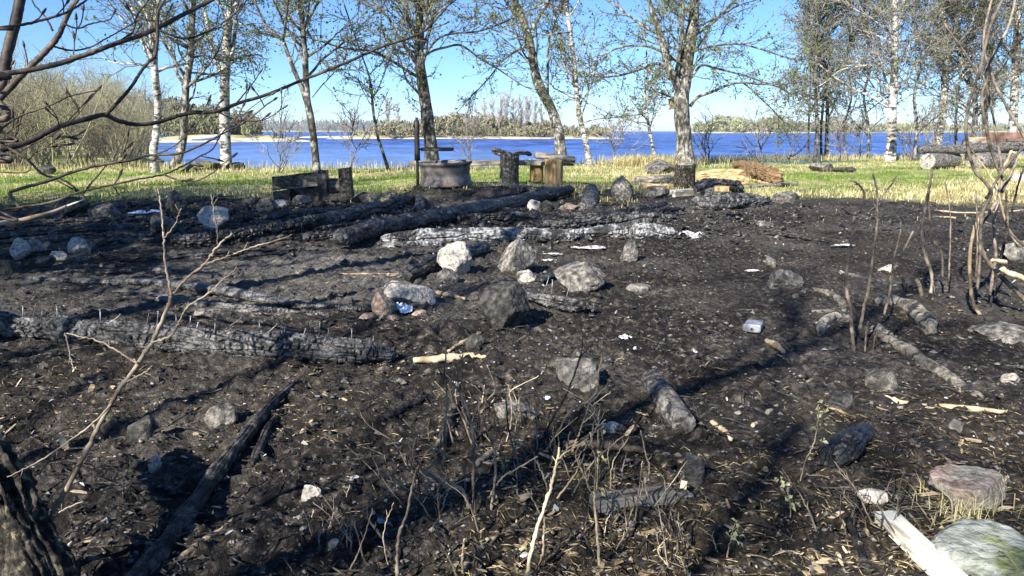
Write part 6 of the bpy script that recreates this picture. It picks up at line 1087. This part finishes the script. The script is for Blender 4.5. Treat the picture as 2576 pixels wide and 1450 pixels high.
x, y = fan(9000, .8, 9, rng, 1.2); ok = (grass_zone(x, y) < .5) & (rng.random(len(x)) < sstep(-.1, .8, fbm(np.stack([x * 1.7, y * 1.7, x * 0], -1), 3, 81))); crumbs('ash_grit', 'pale ash grit sprinkled over the burnt soil', x[ok], y[ok], (.0012, .005), 'flake', rng)
# fine dry grass stems and rootlets lying about
def wisps(name, label, x, y, L, r, mat, rng):
    n = len(x); m = 4; a = rng.uniform(0, 6.283, n); l = rng.uniform(0, 1, n) ** 1.6 * (L[1] - L[0]) + L[0]; cur = rng.normal(0, .7, n); P = np.zeros((n, m, 3)); P[:, 0] = np.stack([x, y, relief(x, y) + .003], -1); up = np.abs(rng.normal(0, .22, n))
    for q in range(1, m):
        aa = a + cur * q / m; P[:, q] = P[:, q - 1] + np.stack([np.cos(aa) * l / (m - 1), np.sin(aa) * l / (m - 1), (up * (1.6 - q)) * l / (m - 1)], -1)
    P[:, 1:, 2] = np.maximum(P[:, 1:, 2], relief(P[:, 1:, 0].ravel(), P[:, 1:, 1].ravel()).reshape(n, m - 1) + .002); side = np.stack([-np.sin(a), np.cos(a), 0 * a], -1)[:, None] * r; upv = np.array([0, 0, r])
    V = np.stack([P - side, P + side, P + upv * 1.7], 2).reshape(n, m * 3, 3); F = []
    for q in range(m - 1):
        for e in range(3): F.append([q * 3 + e, q * 3 + (e + 1) % 3, q * 3 + 3 + (e + 1) % 3, q * 3 + 3 + e])
    return tag(obj(name, (V.reshape(-1, 3), [(np.array(F)[None] + np.arange(n)[:, None, None] * m * 3).reshape(-1, 4)]), MAT[mat], None, None, False), label, None, None, 'stuff')
x, y = fan(26000, .75, 6, rng, 1.5); bz = brown_zone(x, y); ok = rng.random(len(x)) < .02 + .9 * bz ** 1.3; wisps('dry_stalks', 'fine dry grass stalks and rootlets on the ground', x[ok], y[ok], (.008, .05), .0008, 'litterstalk', rng)
x, y = fan(1900, .8, 8, rng, 1.3); wisps('burnt_twiglets', 'fine burnt twiglets on the ground', x, y, (.02, .14), .0014, 'darkstick', rng)
c = G(2420, 1285); x = rng.normal(c[0], .05, 300); y = rng.normal(c[1] + .0, .03, 300); z0 = .03
blades('grass_tuft', 'yellow dry grass tuft against the reddish granite stone', x, y, (.04, .1), (.001, .0022), 'straw', rng, 2.2, 1.5)

# ------------------------------------------------------------------ thin lake air
hz = bpy.data.materials.new('thin lake haze'); hz.use_nodes = True; N = hz.node_tree.nodes; N.remove(N['Principled BSDF'])
pv = N.new('ShaderNodeVolumePrincipled'); pv.inputs['Density'].default_value = .00022; pv.inputs['Color'].default_value = (.86, .93, 1.0, 1); pv.inputs['Anisotropy'].default_value = .0
hz.node_tree.links.new(pv.outputs[0], N['Material Output'].inputs['Volume'])
mb = MB(); box(mb, (0, 4480, 14.5), (18200, 9070, 34.0)); o = obj('haze', mb, hz, None, None, False); tag(o, 'thin pale haze over the lake', None, None, 'stuff')
